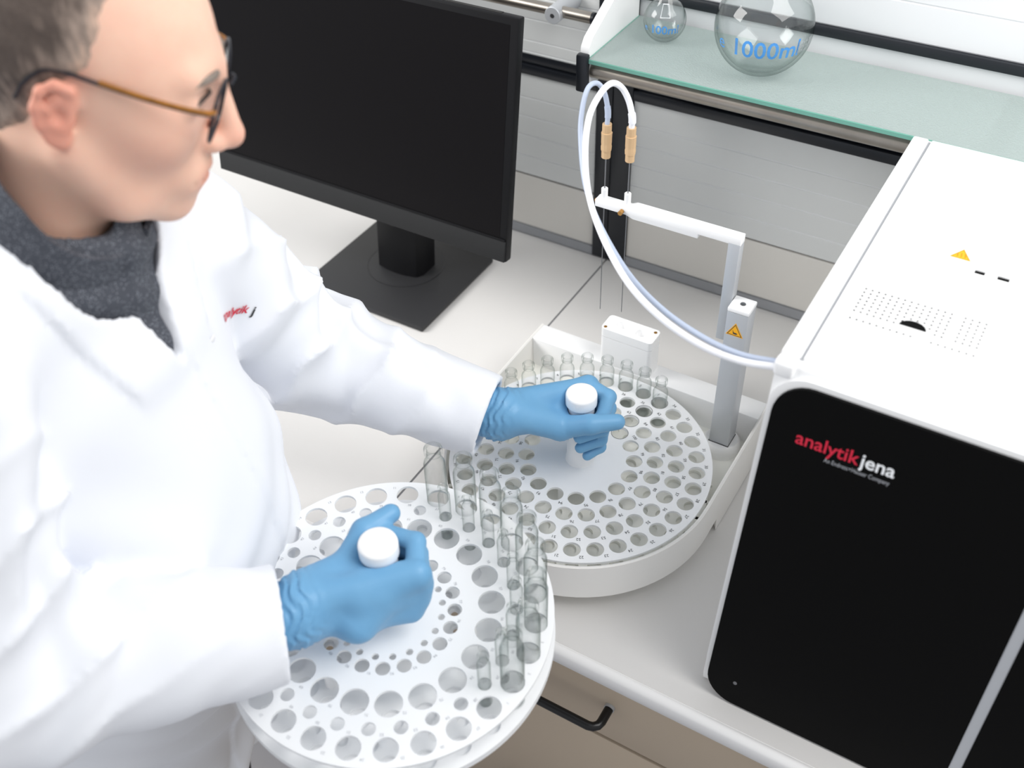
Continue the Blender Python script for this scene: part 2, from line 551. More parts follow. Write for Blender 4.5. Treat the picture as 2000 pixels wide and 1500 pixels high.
# ------------------------------------------------------------------ flasks
def flask(x, y, rb, rbase, hb, hneck, rneck, txt, size, label, stopper, fill):
    z0 = 0.4452
    t = thing('volumetric_flask', label, 'flask', (x, y, z0), 'volumetric flasks on the glass shelf')
    # outline of a pear-shaped body
    zc = rb * 0.93
    pr = [(0, 0.0015), (rbase * 0.9, 0.0008), (rbase, 0.002)]
    a0 = math.asin(min(1, rbase / rb))
    for k in range(1, 15):
        a = math.pi - a0 + (0.30 * math.pi - (math.pi - a0)) * k / 14
        pr.append((rb * math.sin(a), zc - rb * math.cos(a) * (zc - 0.002) / (rb * math.cos(a0)) if math.cos(a) < 0 and False else zc + rb * math.cos(a) * (1.0 if math.cos(a) > 0 else (zc - 0.002) / (rb * math.cos(a0)))))
    r1, z1 = pr[-1]
    for k in range(1, 9):
        q = k / 8
        pr.append((r1 + (rneck - r1) * (1 - (1 - q) ** 1.9), z1 + (hb - z1) * q))
    pr += [(rneck, hneck - 0.004), (rneck * 1.35, hneck - 0.003), (rneck * 1.35, hneck), (rneck * 0.85, hneck)]
    part('glass_body', G().lathe(pr, (x, y, z0), 56), 'glass_flask', t, sharp=60)
    if fill:
        wp = [(0, 0.005)] + [(max(r - 0.0022, 0), z + 0.0035) for r, z in pr[2:] if z < fill]
        rl = wp[-1][0]
        wp.append((0, wp[-1][1]))
        part('water', G().lathe(wp, (x, y, z0), 48), 'water', t, sharp=60)
    # print wrapped round the body, facing the room
    def wrap(g, ang, zmid):
        o = G(); o.f = g.f
        for p in g.v:
            z = zmid + p[1]
            r = np.interp(z, [q[1] for q in pr[2:]], [q[0] for q in pr[2:]]) + 0.0006
            a = ang + p[0] / rb
            o.v.append((x + r * math.cos(a), y + r * math.sin(a), z0 + z))
        return o
    face = math.radians(-66)
    part('volume_print', wrap(text_geo(txt, size * 1.1, 0.012), face, rb * 0.80), 'print_blue', t, smooth=False)
    part('maker_print', wrap(text_geo('e', size * 0.9), face - size * (0.36 + 0.31 * len(txt)) / rb, rb * 0.80), 'print_blue', t, smooth=False)
    e2 = G()
    for k in range(3):
        e2.join(wrap(text_geo('DIN A 20 C', size * 0.22), face + size * (0.34 * len(txt)) / rb, rb * (0.90 - 0.09 * k)))
    part('fine_print', e2, 'print_grey', t, smooth=False)
    sq = G()
    w = size * 0.5
    for a, b, c, d in ((-w, w, -w, -w * 0.9), (-w, w, w * 0.9, w), (-w, -w * 0.9, -w, w), (w * 0.9, w, -w, w)):
        sq.join(wrap(G().add([(a, c, 0), (b, c, 0), (b, d, 0), (a, d, 0)], [(0, 1, 2, 3)]), face, rb * 1.62))
    if rb < 0.04: part('label_field', sq, 'print_white', t, smooth=False)
    sp = [(0, hneck - 0.03), (rneck * 0.75, hneck - 0.03), (rneck * 0.84, hneck + 0.001), (rneck * 1.3, hneck + 0.002), (rneck * 1.5, hneck + 0.006), (rneck * 1.5, hneck + 0.014), (rneck * 0.9, hneck + 0.018), (0, hneck + 0.018)]
    part('stopper', G().lathe(sp, (x, y, z0), 24), stopper, t)
    return t


M['stopper_blue'] = mat('dark_blue_stopper', '30343f', 0.4)
flask(0.246, -0.083, 0.0625, 0.030, 0.165, 0.30, 0.0115, '1000ml', 0.0285, 'large round glass volumetric flask marked 1000ml on the glass shelf', 'stopper_blue', 0.075)
flask(0.100, -0.060, 0.0290, 0.0165, 0.075, 0.170, 0.0065, '100ml', 0.0150, 'small glass volumetric flask marked 100ml near the shelf bracket', 'stopper_blue', 0.047)

# ------------------------------------------------------------------ monitor
t = thing('computer_monitor', 'black monitor with a speaker bar on a square dark grey foot', 'monitor', (-0.292, -0.21, 0.0))
base = part('stand_base', G().box(-0.4155, -0.1675, -0.322, -0.104, 0.0005, 0.010, 0.003), 'black_base', t)
part('swivel_disc', G().lathe([(0, 0.0102), (0.064, 0.0102), (0.0655, 0.0098), (0.067, 0.0102), (0.067, 0.009), (0, 0.009)], (-0.291, -0.190, 0.0005), 56), 'black_base', base)
neckg = G()
nk = [(-0.337, -0.170), (-0.337, -0.205), (-0.330, -0.216), (-0.310, -0.221), (-0.291, -0.2225), (-0.272, -0.221), (-0.252, -0.216), (-0.245, -0.205), (-0.245, -0.170)]
neckg.prism(nk, 0.010, 0.40, lambda u, v, w: (u, v + 0.04 * (w / 0.4) ** 2, w))
nk_o = part('stand_neck', neckg, 'black_plastic', t, sharp=40)
part('cable_hole', G().cyl((0, 0, 0), 0.0165, 0.001, 28, mtx=frame((-0.291, -0.2222 + 0.0055, 0.120), (1, 0, 0), (0, 0, 1), (0, -1, 0))), 'gap', nk_o)
# panel: a local frame on the tilted front, u along x, v up the panel, n towards the viewer
tilt = math.atan2(0.053, 0.343)
PO = Vector((-0.5705, -0.2995, 0.176))
pu, pv = Vector((1, 0, 0)), Vector((0, math.sin(tilt), math.cos(tilt)))
pn = pu.cross(pv)
PM = frame(PO, pu, pv, pn)
PW, PH = 0.5515, 0.3490
part('housing', G().box(0, PW, 0.0, PH, -0.016, 0.0, 0.0025, mtx=PM), 'black_plastic', t)
part('rear_cover', G().box(0.03, PW - 0.010, 0.085, PH - 0.010, -0.034, -0.016, 0.008, 3, mtx=PM), 'black_plastic', t)
part('mount', G().box(0.225, 0.335, 0.09, 0.20, -0.085, -0.05, 0.006, mtx=PM), 'black_plastic', t)
part('screen', G().box(0.008, PW - 0.012, 0.0375, PH - 0.010, -0.001, 0.0004, mtx=PM), 'screen', t)
bz = G().box(0.003, PW - 0.003, 0.0335, 0.0370, 0.0, 0.0012, mtx=PM)
part('bezel_rim', bz, 'black_plastic', t)
part('speaker_bar', G().box(0.0015, PW - 0.0015, 0.0005, 0.0335, -0.004, 0.0022, 0.0012, mtx=PM), 'speaker', t)
part('top_vent', G().box(0.05, PW - 0.03, PH - 0.0005, PH + 0.0006, -0.013, -0.006, mtx=PM), 'gap', t)

# ------------------------------------------------------------------ analyzer
AX0, AX1 = 0.4705, 1.02
AO = Vector((0.474, -0.686, 0.0))
a1 = Vector((1, 0, 0)); a2 = Vector((0, 0.071, 0.445)).normalized(); an = a1.cross(a2)
AM = frame(AO, a1, a2, an)
AT = 0.4455
t = thing('analyzer', 'large white laboratory analyzer with a black front panel at the right', 'analyzer', (0.745, -0.42, 0.0))
side = [(-0.168, 0.004), (-0.168, AT), (-0.611, AT), (-0.6145, AT - 0.002), (-0.6165, AT - 0.006), (-0.682, 0.020), (-0.679, 0.004)]
part('housing', G().prism(side, AX0, AX1, lambda u, v, w: (w, u, v)), 'white_gloss', t, sharp=50)
for fx in (0.50, 0.98):
    for fy in (-0.57, -0.20):
        part('foot', G().cyl((fx, fy, 0.0), 0.014, 0.005, 20), 'black_plastic', t)
part('foot_plinth', G().box(0.4725, 1.0, -0.676, -0.60, 0.0, 0.014, 0.002), 'white_soft', t)
lid = part('lid', G().box(0.4915, 1.015, -0.6095, -0.170, AT - 0.002, AT + 0.0035, 0.0022, 2), 'white_gloss', t)
part('side_rail', G().box(0.4705, 0.4888, -0.6095, -0.170, AT - 0.003, AT + 0.0042, 0.0026, 2), 'white_gloss', t)
part('lid_gap', G().box(0.4886, 0.4917, -0.610, -0.172, AT - 0.001, AT + 0.0006), 'trimgrey', t)
LT = AT + 0.0036


def rrect(x0, x1, y0, y1, r, corners=(1, 1, 1, 1), n=8):
    out = []
    for (cx, cy, a0, on) in ((x0 + r, y0 + r, 180, corners[0]), (x1 - r, y0 + r, 270, corners[1]), (x1 - r, y1 - r, 0, corners[2]), (x0 + r, y1 - r, 90, corners[3])):
        if on:
            for k in range(n + 1):
                a = math.radians(a0 + 90 * k / n)
                out.append((cx + r * math.cos(a), cy + r * math.sin(a)))
        else:
            out.append((cx + (r if math.cos(math.radians(a0 + 45)) > 0 else -r), cy + (r if math.sin(math.radians(a0 + 45)) > 0 else -r)))
    return out


def onfront(u, v, w):
    return tuple(AM @ Vector((u - 0.474, v, w)))


front = part('front_frame', G().prism(rrect(0.4712, 1.02, 0.016, 0.4395, 0.036), -0.004, 0.0045, onfront), 'white', t, sharp=40)
pan = part('front_panel', G().prism(rrect(0.4772, 0.7362, 0.0015, 0.4335, 0.034, (1, 0, 0, 1)), 0.0045, 0.0085, onfront), 'black_gloss', t, sharp=40)
part('panel_strip', G().prism([(0.7362, 0.0015), (0.7470, 0.0015), (0.7470, 0.4335), (0.7362, 0.4335)], 0.0030, 0.0078, onfront), 'alu', t)
part('front_panel', G().prism(rrect(0.7470, 1.014, 0.0015, 0.4335, 0.034, (0, 1, 1, 0)), 0.0045, 0.0085, onfront), 'black_gloss', t, sharp=40)
TM = lambda u, v, w=0.0088: AM @ Matrix.Translation((u - 0.474, v, w))
G1 = G().join(text_geo('analytik', 0.0205, 0.012, 'LEFT'), TM(0.5055, 0.3800))
x1 = max(p[0] for p in G1.v)
x0 = min(p[0] for p in G1.v)
G2 = G().join(text_geo('jena', 0.0205, 0.016, 'LEFT'), TM(x1 + 0.0012, 0.3800))
x2 = max(p[0] for p in G2.v)
kx = (0.5975 - 0.5055) / (x2 - x0)
for g in (G1, G2):
    g.v = [(0.5055 + (p[0] - x0) * kx, p[1], p[2]) for p in g.v]
part('logo_red', G1, 'print_red', pan, smooth=False, label='red lettering analytik')
part('logo_white', G2, 'print_white', pan, smooth=False, label='white lettering jena')
G3 = G().join(text_geo('An Endress+Hauser Company', 0.0068, 0.0, 'LEFT'), TM(0.5350, 0.3665))
xa, xb = min(p[0] for p in G3.v), max(p[0] for p in G3.v)
G3.v = [(0.5350 + (p[0] - xa) * (0.0605 / (xb - xa)), p[1], p[2]) for p in G3.v]
part('logo_subline', G3, 'print_grey', pan, smooth=False)
part('panel_screw', G().cyl((0, 0, 0), 0.0022, 0.0006, 16, mtx=TM(0.5097, 0.0350, 0.0084)), 'seam', pan)
# perforated field, finger recess, slot and warning triangle on the lid
vg = G()
arc_c = (0.5645, -0.524)
for r in range(7):
    for c in range(19):
        x = 0.510 + c * 0.00625; y = -0.483 - r * 0.00633
        if 0.592 < x < 0.600 or (math.hypot(x - arc_c[0], (y - arc_c[1]) * 1.2) < 0.0150): continue
        vg.cyl((x, y, LT - 0.0002), 0.00125, 0.0004, 8)
for c in range(19):
    x = 0.510 + c * 0.00625
    if 0.569 < x < 0.582: continue
    vg.cyl((x, -0.5335, LT - 0.0002), 0.00125, 0.0004, 8)
part('vent_perforation', vg, 'print', lid, smooth=False, kind='stuff')
hg = [(arc_c[0] + 0.0125 * math.cos(a), arc_c[1] + 0.003 + 0.0105 * math.sin(a)) for a in [math.pi * k / 14 for k in range(15)]]
part('finger_recess', G().prism(hg, LT - 0.0002, LT + 0.0003, lambda u, v, w: (u, v, w)), 'black_gloss', lid, smooth=False)
sg = G()
for x0_, x1_ in ((0.594, 0.6035), (0.6155, 0.6265)):
    sg.box(x0_, x1_, -0.4075, -0.4035, LT - 0.0002, LT + 0.0003)
part('latch_slot', sg, 'black_gloss', lid, smooth=False)
part('latch', G().box(0.590, 0.634, -0.4035, -0.396, LT - 0.001, LT + 0.0028, 0.001), 'white_gloss', lid)
tri = [(0.5660, -0.3905), (0.5865, -0.3905), (0.57625, -0.3725)]
st = part('warning_sticker', G().prism(tri, LT - 0.0002, LT + 0.0003, lambda u, v, w: (u, v, w)), 'yellow', lid, smooth=False)


def tri_ring(ta, k0, k1):
    c = (sum(p[0] for p in ta) / 3, sum(p[1] for p in ta) / 3)
    A = [(c[0] + (p[0] - c[0]) * k0, c[1] + (p[1] - c[1]) * k0) for p in ta]
    B = [(c[0] + (p[0] - c[0]) * k1, c[1] + (p[1] - c[1]) * k1) for p in ta]
    return A, B


A, B = tri_ring(tri, 0.9, 0.8)
M['print_amber'] = mat('brown_print', 'b07a10', 0.5)
rg = G().add([(p[0], p[1], LT + 0.0004) for p in A + B], [(0, 1, 4, 3), (1, 2, 5, 4), (2, 0, 3, 5)])
for k in range(3):
    xx = 0.5725 + 0.0037 * k
    rg.tube([(xx + 0.0006 * math.sin(q * 1.3), -0.3875 + 0.0014 * q, LT + 0.0004) for q in range(6)], 0.00035, 5)
part('warning_print', rg, 'print_amber', st, smooth=False)
# tube inlet at the left front corner
part('tube_inlet', G().box(0.4690, 0.4880, -0.6230, -0.6080, 0.4290, 0.4470, 0.004, 3), 'white_gloss', t)

# ------------------------------------------------------------------ autosampler
SC = Vector((0.216, -0.507, 0.080)); SR = 0.1795
SY = -0.292
t = thing('autosampler', 'white round autosampler with a needle arm, standing left of the analyzer', 'autosampler', (0.216, -0.46, 0.0))


def u_outline(r, yb, n=40, cy=None):
    cy = SC.y if cy is None else cy
    pts = [(SC.x + r, yb)]
    for k in range(n + 1):
        a = -math.pi * k / n
        pts.append((SC.x + r * math.cos(a), cy + r * math.sin(a)))
    pts.append((SC.x - r, yb))
    return pts


# shell wall: two outlines, thin rim; the straight sides reach the worktop, the round front is raised
outer = u_outline(SR, SY); inner = u_outline(SR - 0.0042, SY)
low = u_outline(SR + 0.002, SY)
n = len(outer)
v = []; f = []


def zlow(p):
    return 0.0008 if p[1] > -0.470 else 0.0262


# split the straight side at the arch
def densify(pts, ref):
    out = []
    for i, p in enumerate(pts):
        out.append(p)
        if i == 0 or i == len(pts) - 2:
            q = pts[i + 1]
            for yy in ((-0.4685, -0.4715) if i == 0 else (-0.4715, -0.4685)):
                out.append((p[0] + (q[0] - p[0]) * (yy - p[1]) / (q[1] - p[1]), yy))
    return out


outer = densify(outer, 0); inner = densify(inner, 0); low = densify(low, 0)
n = len(outer)
for o_, i_, l_ in zip(outer, inner, low):
    zl = zlow(l_)
    v += [(l_[0], l_[1], zl), (o_[0], o_[1], 0.0795), (o_[0] * 0.5 + i_[0] * 0.5, o_[1] * 0.5 + i_[1] * 0.5, 0.0808), (i_[0], i_[1], 0.0795), (i_[0], i_[1], max(zl, 0.0265))]
for k in range(n - 1):
    a, b = 5 * k, 5 * (k + 1)
    for j in range(4):
        f.append((a + j, b + j, b + j + 1, a + j + 1))
    f.append((a + 4, b + 4, b, a))
f.append((0, 1, 2, 3, 4)); f.append(tuple(5 * (n - 1) + j for j in (4, 3, 2, 1, 0)))
part('shell', G().add(v, f), 'white_soft', t, sharp=40)
part('pedestal', G().prism(u_outline(0.170, SY, 40, -0.475), 0.0, 0.027, lambda u, v_, w: (u, v_, w)), 'white_soft', t, sharp=50)
part('inner_floor', G().prism(u_outline(SR - 0.004, SY, 40), 0.0262, 0.0300, lambda u, v_, w: (u, v_, w)), 'offwhite', t, sharp=50)
part('back_ledge', G().box(SC.x - SR + 0.004, SC.x + SR - 0.004, -0.3275, SY, 0.0010, 0.0800, 0.0018), 'white', t)
# wash station
ws = part('wash_station', G().prism(rrect(0.1505, 0.2285, -0.3265, -0.2935, 0.006), 0.080, 0.1285, lambda u, v_, w: (u, v_, w)), 'white', t, sharp=45)
hol = [circle(0.1755, -0.3085, 0.0085, 28), circle(0.2060, -0.3115, 0.0085, 28)]


def ins_ws(x, y):
    return all(math.hypot(x - cx, y - cy) > 0.0084 for cx, cy in ((0.1755, -0.3085), (0.2060, -0.3115)))


part('wash_cover', G().plate(rrect(0.1505, 0.2285, -0.3265, -0.2935, 0.006), hol, 0.1295, 0.1430, ins_ws), 'white', ws, sharp=45)
for cx, cy in ((0.1755, -0.3085), (0.2060, -0.3115)):
    part('wash_port', G().lathe([(0.0095, 0.1430), (0.0098, 0.14315), (0.0080, 0.1434), (0.0078, 0.142), (0.0055, 0.131), (0.0, 0.130)], (cx, cy, 0), 28), 'white_gloss', ws, sharp=50)
for cx, cy in ((0.1560, -0.3215), (0.2225, -0.3000)):
    part('screw', G().cyl((cx, cy, 0.1428), 0.0024, 0.0006, 14), 'brass', ws)
# post with collar
part('post_collar', G().lathe([(0.0, 0.030), (0.0255, 0.030), (0.0255, 0.0375), (0.0250, 0.0380), (0.0250, 0.0386), (0.0255, 0.0390), (0.0252, 0.0450), (0.0215, 0.0500), (0.0, 0.0500)], (0.3535, -0.3535, 0), 40), 'white', t, sharp=40)
post = part('post', G().box(0.3398, 0.3672, -0.3672, -0.3398, 0.050, 0.2745, 0.0012), 'alu', t)
part('post_foot_gap', G().box(0.3392, 0.3678, -0.3678, -0.3392, 0.0498, 0.0505), 'gap', post)
part('post_cap', G().box(0.3396, 0.3674, -0.3674, -0.3396, 0.2745, 0.2805, 0.0014), 'white', post)
part('screw', G().lathe([(0, 0.0007), (0.0016, 0.0003), (0.0034, 0.0008), (0.0036, 0.0)], (0.3540, -0.3535, 0.2804), 16), 'screw', post)
tw = 0.0112
tp = [(0.3530 - tw, 0.2400), (0.3530 + tw, 0.2400), (0.3530, 0.2600)]
stk = part('warning_sticker', G().prism(tp, 0, 0.0003, lambda u, v_, w: (u, -0.3672 - w, v_)), 'yellow', post, smooth=False)
A, B = tri_ring(tp, 0.86, 0.74)
pgm = G().add([(p[0], -0.3676, p[1]) for p in A + B], [(0, 1, 4, 3), (1, 2, 5, 4), (2, 0, 3, 5)])
pgm.add([(0.3530 + 0.0030 * math.cos(a) + 0.0006, -0.3676, 0.2442 + 0.0013 * math.sin(a)) for a in [k * math.pi / 6 for k in range(12)]], [tuple(range(12))])
pgm.add([(0.3512, -0.3676, 0.2442), (0.3522, -0.3676, 0.2446), (0.3506, -0.3676, 0.2486), (0.3502, -0.3676, 0.2482)], [(0, 1, 2, 3)])
part('warning_print', pgm, 'print', stk, smooth=False)
bar = part('lift_bar', G().box(0.3245, 0.3392, -0.3515, -0.3365, 0.214, 0.3600, 0.0008), 'alu', t)
# arm
YA = -0.3440
ap = [(0.1480, 0.3555), (0.1900, 0.3555), (0.2000, 0.3520), (0.2860, 0.3520), (0.2860, 0.3580), (0.3395, 0.3580), (0.3395, 0.3690), (0.2000, 0.3690), (0.1930, 0.3655), (0.1480, 0.3655)]
ag = G().prism(ap, YA - 0.0070, YA + 0.0072, lambda u, v_, w: (u, w, v_))
ag = bevelled(ag.v, ag.f, 0.0009, 2)
arm = part('needle_arm', ag, 'white', t)
for sx in (0.2845, 0.3320):
    part('screw', G().lathe([(0, 0.0002), (0.0014, 0.0), (0.0026, 0.0006), (0.0028, 0)], (sx, YA, 0.3684), 14), 'screw', arm)
for k, nx in enumerate((0.1575, 0.1890)):
    part('needle_guide', G().cyl((nx, YA, 0.3640), 0.0042, 0.0165 + 0.002 * k, 20, 0.0006), 'white', arm)
part('clamp_screw', G().cyl((0, 0, 0), 0.0030, 0.0065, 14, mtx=frame((0.1855, YA - 0.0066, 0.3595), (1, 0, 0), (0, 0, 1), (0, -1, 0))), 'brass', arm)
part('clamp_screw', G().cyl((0, 0, 0), 0.0024, 0.0028, 14, mtx=frame((0.1480, YA, 0.3600), (0, 1, 0), (0, 0, 1), (-1, 0, 0))), 'brass', arm)
FT = (0.4675, 0.4710)
for k, nx in enumerate((0.1575, 0.1890)):
    nd = part('needle', G().tube([(nx, YA, 0.191 + 0.007 * k), (nx, YA, 0.30), (nx, YA, 0.43)], [0.00055, 0.00065, 0.0009], 10), 'screw', t)
    z1 = FT[k]
    pf = [(0, -0.0440), (0.0056, -0.0440), (0.0056, -0.0350), (0.0063, -0.0345), (0.0066, -0.0290), (0.0061, -0.0270), (0.0064, -0.0240), (0.0064, -0.0150), (0.0067, -0.0110), (0.0055, -0.0105), (0.0057, -0.0080), (0.0057, 0.0), (0.0030, 0.0), (0, -0.001)]
    part('fitting', G().lathe(pf, (nx, YA, z1), 12), 'peek', nd, sharp=25)


def spline(pts, n=8):
    P = [Vector(p) for p in pts]
    P = [P[0] * 2 - P[1]] + P + [P[-1] * 2 - P[-2]]
    out = []
    for i in range(1, len(P) - 2):
        for k in range(n):
            s = k / n
            a, b, c, d = P[i - 1:i + 3]
            out.append(0.5 * ((2 * b) + (c - a) * s + (2 * a - 5 * b + 4 * c - d) * s * s + (3 * b - a - 3 * c + d) * s ** 3))
    out.append(P[-2])
    return out


WT = [(0.1890, -0.344, 0.4705), (0.1888, -0.3435, 0.484), (0.1825, -0.342, 0.5025), (0.1752, -0.3475, 0.5195), (0.1690, -0.3613, 0.5288), (0.1656, -0.3824, 0.5240), (0.1656, -0.4070, 0.5077), (0.1769, -0.4361, 0.481), (0.1989, -0.4681, 0.4529), (0.2331, -0.5014, 0.4306), (0.2852, -0.5448, 0.4167), (0.3382, -0.5769, 0.4126), (0.3922, -0.6006, 0.4157), (0.4372, -0.6107, 0.4224), (0.4768, -0.6147, 0.435)]
KT = [(0.1575, -0.344, 0.467), (0.1565, -0.3415, 0.483), (0.1505, -0.340, 0.5035), (0.1440, -0.3463, 0.5165), (0.1403, -0.3618, 0.5165), (0.1443, -0.3829, 0.5002), (0.1553, -0.4064, 0.4793), (0.1808, -0.4418, 0.4461), (0.2172, -0.4748, 0.4228), (0.2762, -0.522, 0.4084), (0.3311, -0.5539, 0.4035), (0.3873, -0.5812, 0.4091), (0.4323, -0.5967, 0.4179), (0.4732, -0.607, 0.4338)]
for pts, m_, lab, r in ((WT, 'tube_white', 'white flexible tube looping from the right needle to the analyzer', 0.0036), (KT, 'tube_clear', 'bluish translucent tube looping from the left needle to the analyzer', 0.0030)):
    tt = thing('sample_tube', lab, 'tube', pts[0], 'sample tubes of the autosampler')
    sp = spline(pts)
    part('tube', G().tube(sp, r, 12), m_, tt)
    i = 12
    d = (sp[i + 1] - sp[i - 1]).normalized()
    part('tube_sleeve', G().tube([sp[4], sp[6], sp[8], sp[10]], r * 1.25, 12), m_, tt)

# ------------------------------------------------------------------ trays and vials
def ring_pts(R, n, phase):
    return [(R * math.cos(math.radians(phase + 360.0 * k / n)), R * math.sin(math.radians(phase + 360.0 * k / n))) for k in range(n)]


def drilled(R, rings, z0, z1, seg=22, seg_out=128):
    """round plate with rings of holes; rings = [(list of centres, hole radius)]"""
    holes = []; cs = []
    for pts, r in rings:
        for x, y in pts:
            holes.append(circle(x, y, r, seg if r > 0.006 else 12)); cs.append((x, y, r * 0.985))
    ca = np.array(cs) if cs else np.zeros((0, 3))

    def inside(x, y):
        if len(ca) == 0: return True
        return not np.any((ca[:, 0] - x) ** 2 + (ca[:, 1] - y) ** 2 < ca[:, 2] ** 2)
    return G().plate(circle(0, 0, R, seg_out), holes, z0, z1, inside)


def knob_geo():
    grip = G().lathe([(0.0, 0.0), (0.0190, 0.0), (0.0188, 0.002), (0.0178, 0.004), (0.0172, 0.012), (0.0168, 0.030), (0.0168, 0.0985), (0.0, 0.0985)], seg=40)
    cap = G().lathe([(0.0, 0.0985), (0.0185, 0.0985), (0.0197, 0.0998), (0.0197, 0.1125), (0.0190, 0.1148), (0.0172, 0.1160), (0.0, 0.1165)], seg=40)
    return grip, cap


def number_geo(items, size):
    g = G()
    for s, x, y in items:
        a = math.atan2(y, x) - math.pi / 2
        g.join(text_geo(s, size), Matrix.Translation((x, y, 0)) @ Matrix.Rotation(a, 4, 'Z'))
    return g


# tray in the sampler: 34 + 28 + 22 + 16 numbered holes
t = thing('sample_tray', 'round white tray with numbered holes and a knob, resting in the autosampler', 'tray', (SC.x, SC.y, 0.0305))
T0 = 0.0305
RT = [(0.1512, 34, 72.1), (0.1242, 28, 73.6), (0.0970, 22, 73.6), (0.0702, 16, 69.2)]
rings = [(ring_pts(R, n, p), 0.0108) for R, n, p in RT]
part('upper_plate', G().join(drilled(0.1708, rings, 0.0765 - T0, 0.0800 - T0)), 'plate', t, local=True, sharp=40)
low_r = [(ring_pts(R, n, p), 0.0092) for R, n, p in RT]
lp = drilled(0.1690, low_r, 0.0405 - T0, 0.0450 - T0, 20)
for k in range(34):
    a = math.radians(72.1 + 360 / 34 * (k + 0.5))
    lp.box(0.160, 0.1736, -0.0022, 0.0022, 0.0405 - T0, 0.0450 - T0, mtx=Matrix.Rotation(a, 4, 'Z'))
part('lower_plate', lp, 'offwhite', t, local=True, sharp=40)
part('bottom_disc', G().lathe([(0, 0.0302 - T0), (0.168, 0.0302 - T0), (0.168, 0.0402 - T0), (0, 0.0402 - T0)], seg=96), 'offwhite', t, local=True)
for k in range(3):
    a = math.radians(30 + 120 * k)
    part('spacer', G().cyl((0.047 * math.cos(a), 0.047 * math.sin(a), 0.045 - T0), 0.006, 0.0316, 16), 'white', t, local=True)
gk, ck = knob_geo()
kn = part('knob', G().join(gk, Matrix.Translation((0, 0, 0.0800 - T0))), 'white', t, local=True, sharp=40)
part('knob_cap', G().join(ck, Matrix.Translation((0, 0, 0.0800 - T0))), 'white_gloss', kn, local=True, sharp=40)
items = []; num = 1
for R, n, p in RT:
    st_ = 360.0 / n
    for k in range(n):
        off = 4.35 * 0.1512 / R
        a = math.radians(p + st_ * k + off * 0.98)
        rr = R + 0.0113
        items.append((str(num), rr * math.cos(a), rr * math.sin(a)))
        num += 1
part('numbering', G().join(number_geo(items, 0.0058), Matrix.Translation((0, 0, 0.08025 - T0))), 'print', t, local=True, smooth=False, kind='stuff')
rm = G()
for R, n, p in RT:
    a = math.radians(p); cx, cy = R * math.cos(a), R * math.sin(a)
    o_ = circle(cx, cy, 0.0116, 32); i_ = circle(cx, cy, 0.0110, 32)
    rm.add([(x, y, 0.0802 - T0) for x, y in o_ + i_], [(k, (k + 1) % 32, 32 + (k + 1) % 32, 32 + k) for k in range(32)])
part('start_rings', rm, 'print', t, local=True, smooth=False)


def vial_proto(name, r, zs, rn, rl, z_fill):
    """zs = (bottom, shoulder start, neck, lip start, top) measured from the foot"""
    b, s, nk_, l, tp_ = zs
    w = 0.0011
    out = [(0, 0.0), (r * 0.86, 0.0), (r, 0.0012), (r, s), (r * 0.93, s + (nk_ - s) * 0.45), (rn + (r - rn) * 0.25, s + (nk_ - s) * 0.8), (rn, nk_), (rn, l), (rl, l + 0.001), (rl, tp_ - 0.0012), (rl - 0.001, tp_)]
    inn = [(rn - w, tp_), (rn - w, nk_), (r * 0.93 - w, s + (nk_ - s) * 0.4), (r - w, s), (r - w, 0.0022), (0, 0.0022)]
    me_body = mesh_of(name, G().lathe(out + [(rn - 0.0005, tp_ - 0.0006), (rn - 0.0005, l)], seg=28), 'glass', True, 50)
    me_water = None
    if z_fill:
        me_water = mesh_of(name + '_water', G().lathe([(0, 0.0024), (r - w - 0.0001, 0.0024), (r - w - 0.0001, z_fill), (0, z_fill)], seg=28), 'water', True, 50)
    return me_body, me_water


def put_vial(meshes, loc, label, group, rot=None, water=True):
    o = bpy.data.objects.new('glass_vial', None)
    o.empty_display_size = 0.01
    COL.objects.link(o)
    o.location = (loc[0], loc[1], loc[2] + ZB)
    if rot is not None: o.rotation_euler = rot.to_euler()
    props(o, label, 'vial', group)
    b = bpy.data.objects.new('glass_body', meshes[0]); COL.objects.link(b); b.parent = o
    if water and meshes[1] is not None:
        w = bpy.data.objects.new('water', meshes[1]); COL.objects.link(w); w.parent = o
    return o


ORD = ['first', 'second', 'third', 'fourth', 'fifth', 'sixth', 'seventh', 'eighth', 'ninth', 'tenth', 'eleventh']
vm = vial_proto('vial_glass', 0.0101, (0, 0.062, 0.0685, 0.0755, 0.0845), 0.0066, 0.0083, 0.050)
for k in range(10):
    a = math.radians(72.1 + 360 / 34 * k)
    p = (SC.x + 0.1512 * math.cos(a), SC.y + 0.1512 * math.sin(a), 0.0404)
    if k == 0: lab = 'water-filled glass vial at the right end of the row in the sampler tray'
    elif k == 9: lab = 'empty glass vial at the left end of the row in the sampler tray'
    else: lab = ('water-filled' if k < 5 else 'empty') + ' glass vial, ' + ORD[k] + ' from the right in the sampler tray'
    put_vial(vm, p, lab, 'glass vials in the sampler tray', None, k < 5)

# tray held in the air
HC = Vector((0.1877, -0.8749, 0.1769))
hn = Vector((0.0301, -0.0254, 0.9992)).normalized()
hu = Vector((0, 1, 0)).cross(hn).normalized(); hv = hn.cross(hu)
HM = Matrix((hu, hv, hn)).transposed()
t = thing('sample_tray', 'round white tray with holes of several sizes, held in the air by the right glove', 'tray', HC - hn * 0.0430, rot=HM)
Z = 0.0430


def HL(g): return G().join(g, Matrix.Translation((0, 0, Z)))


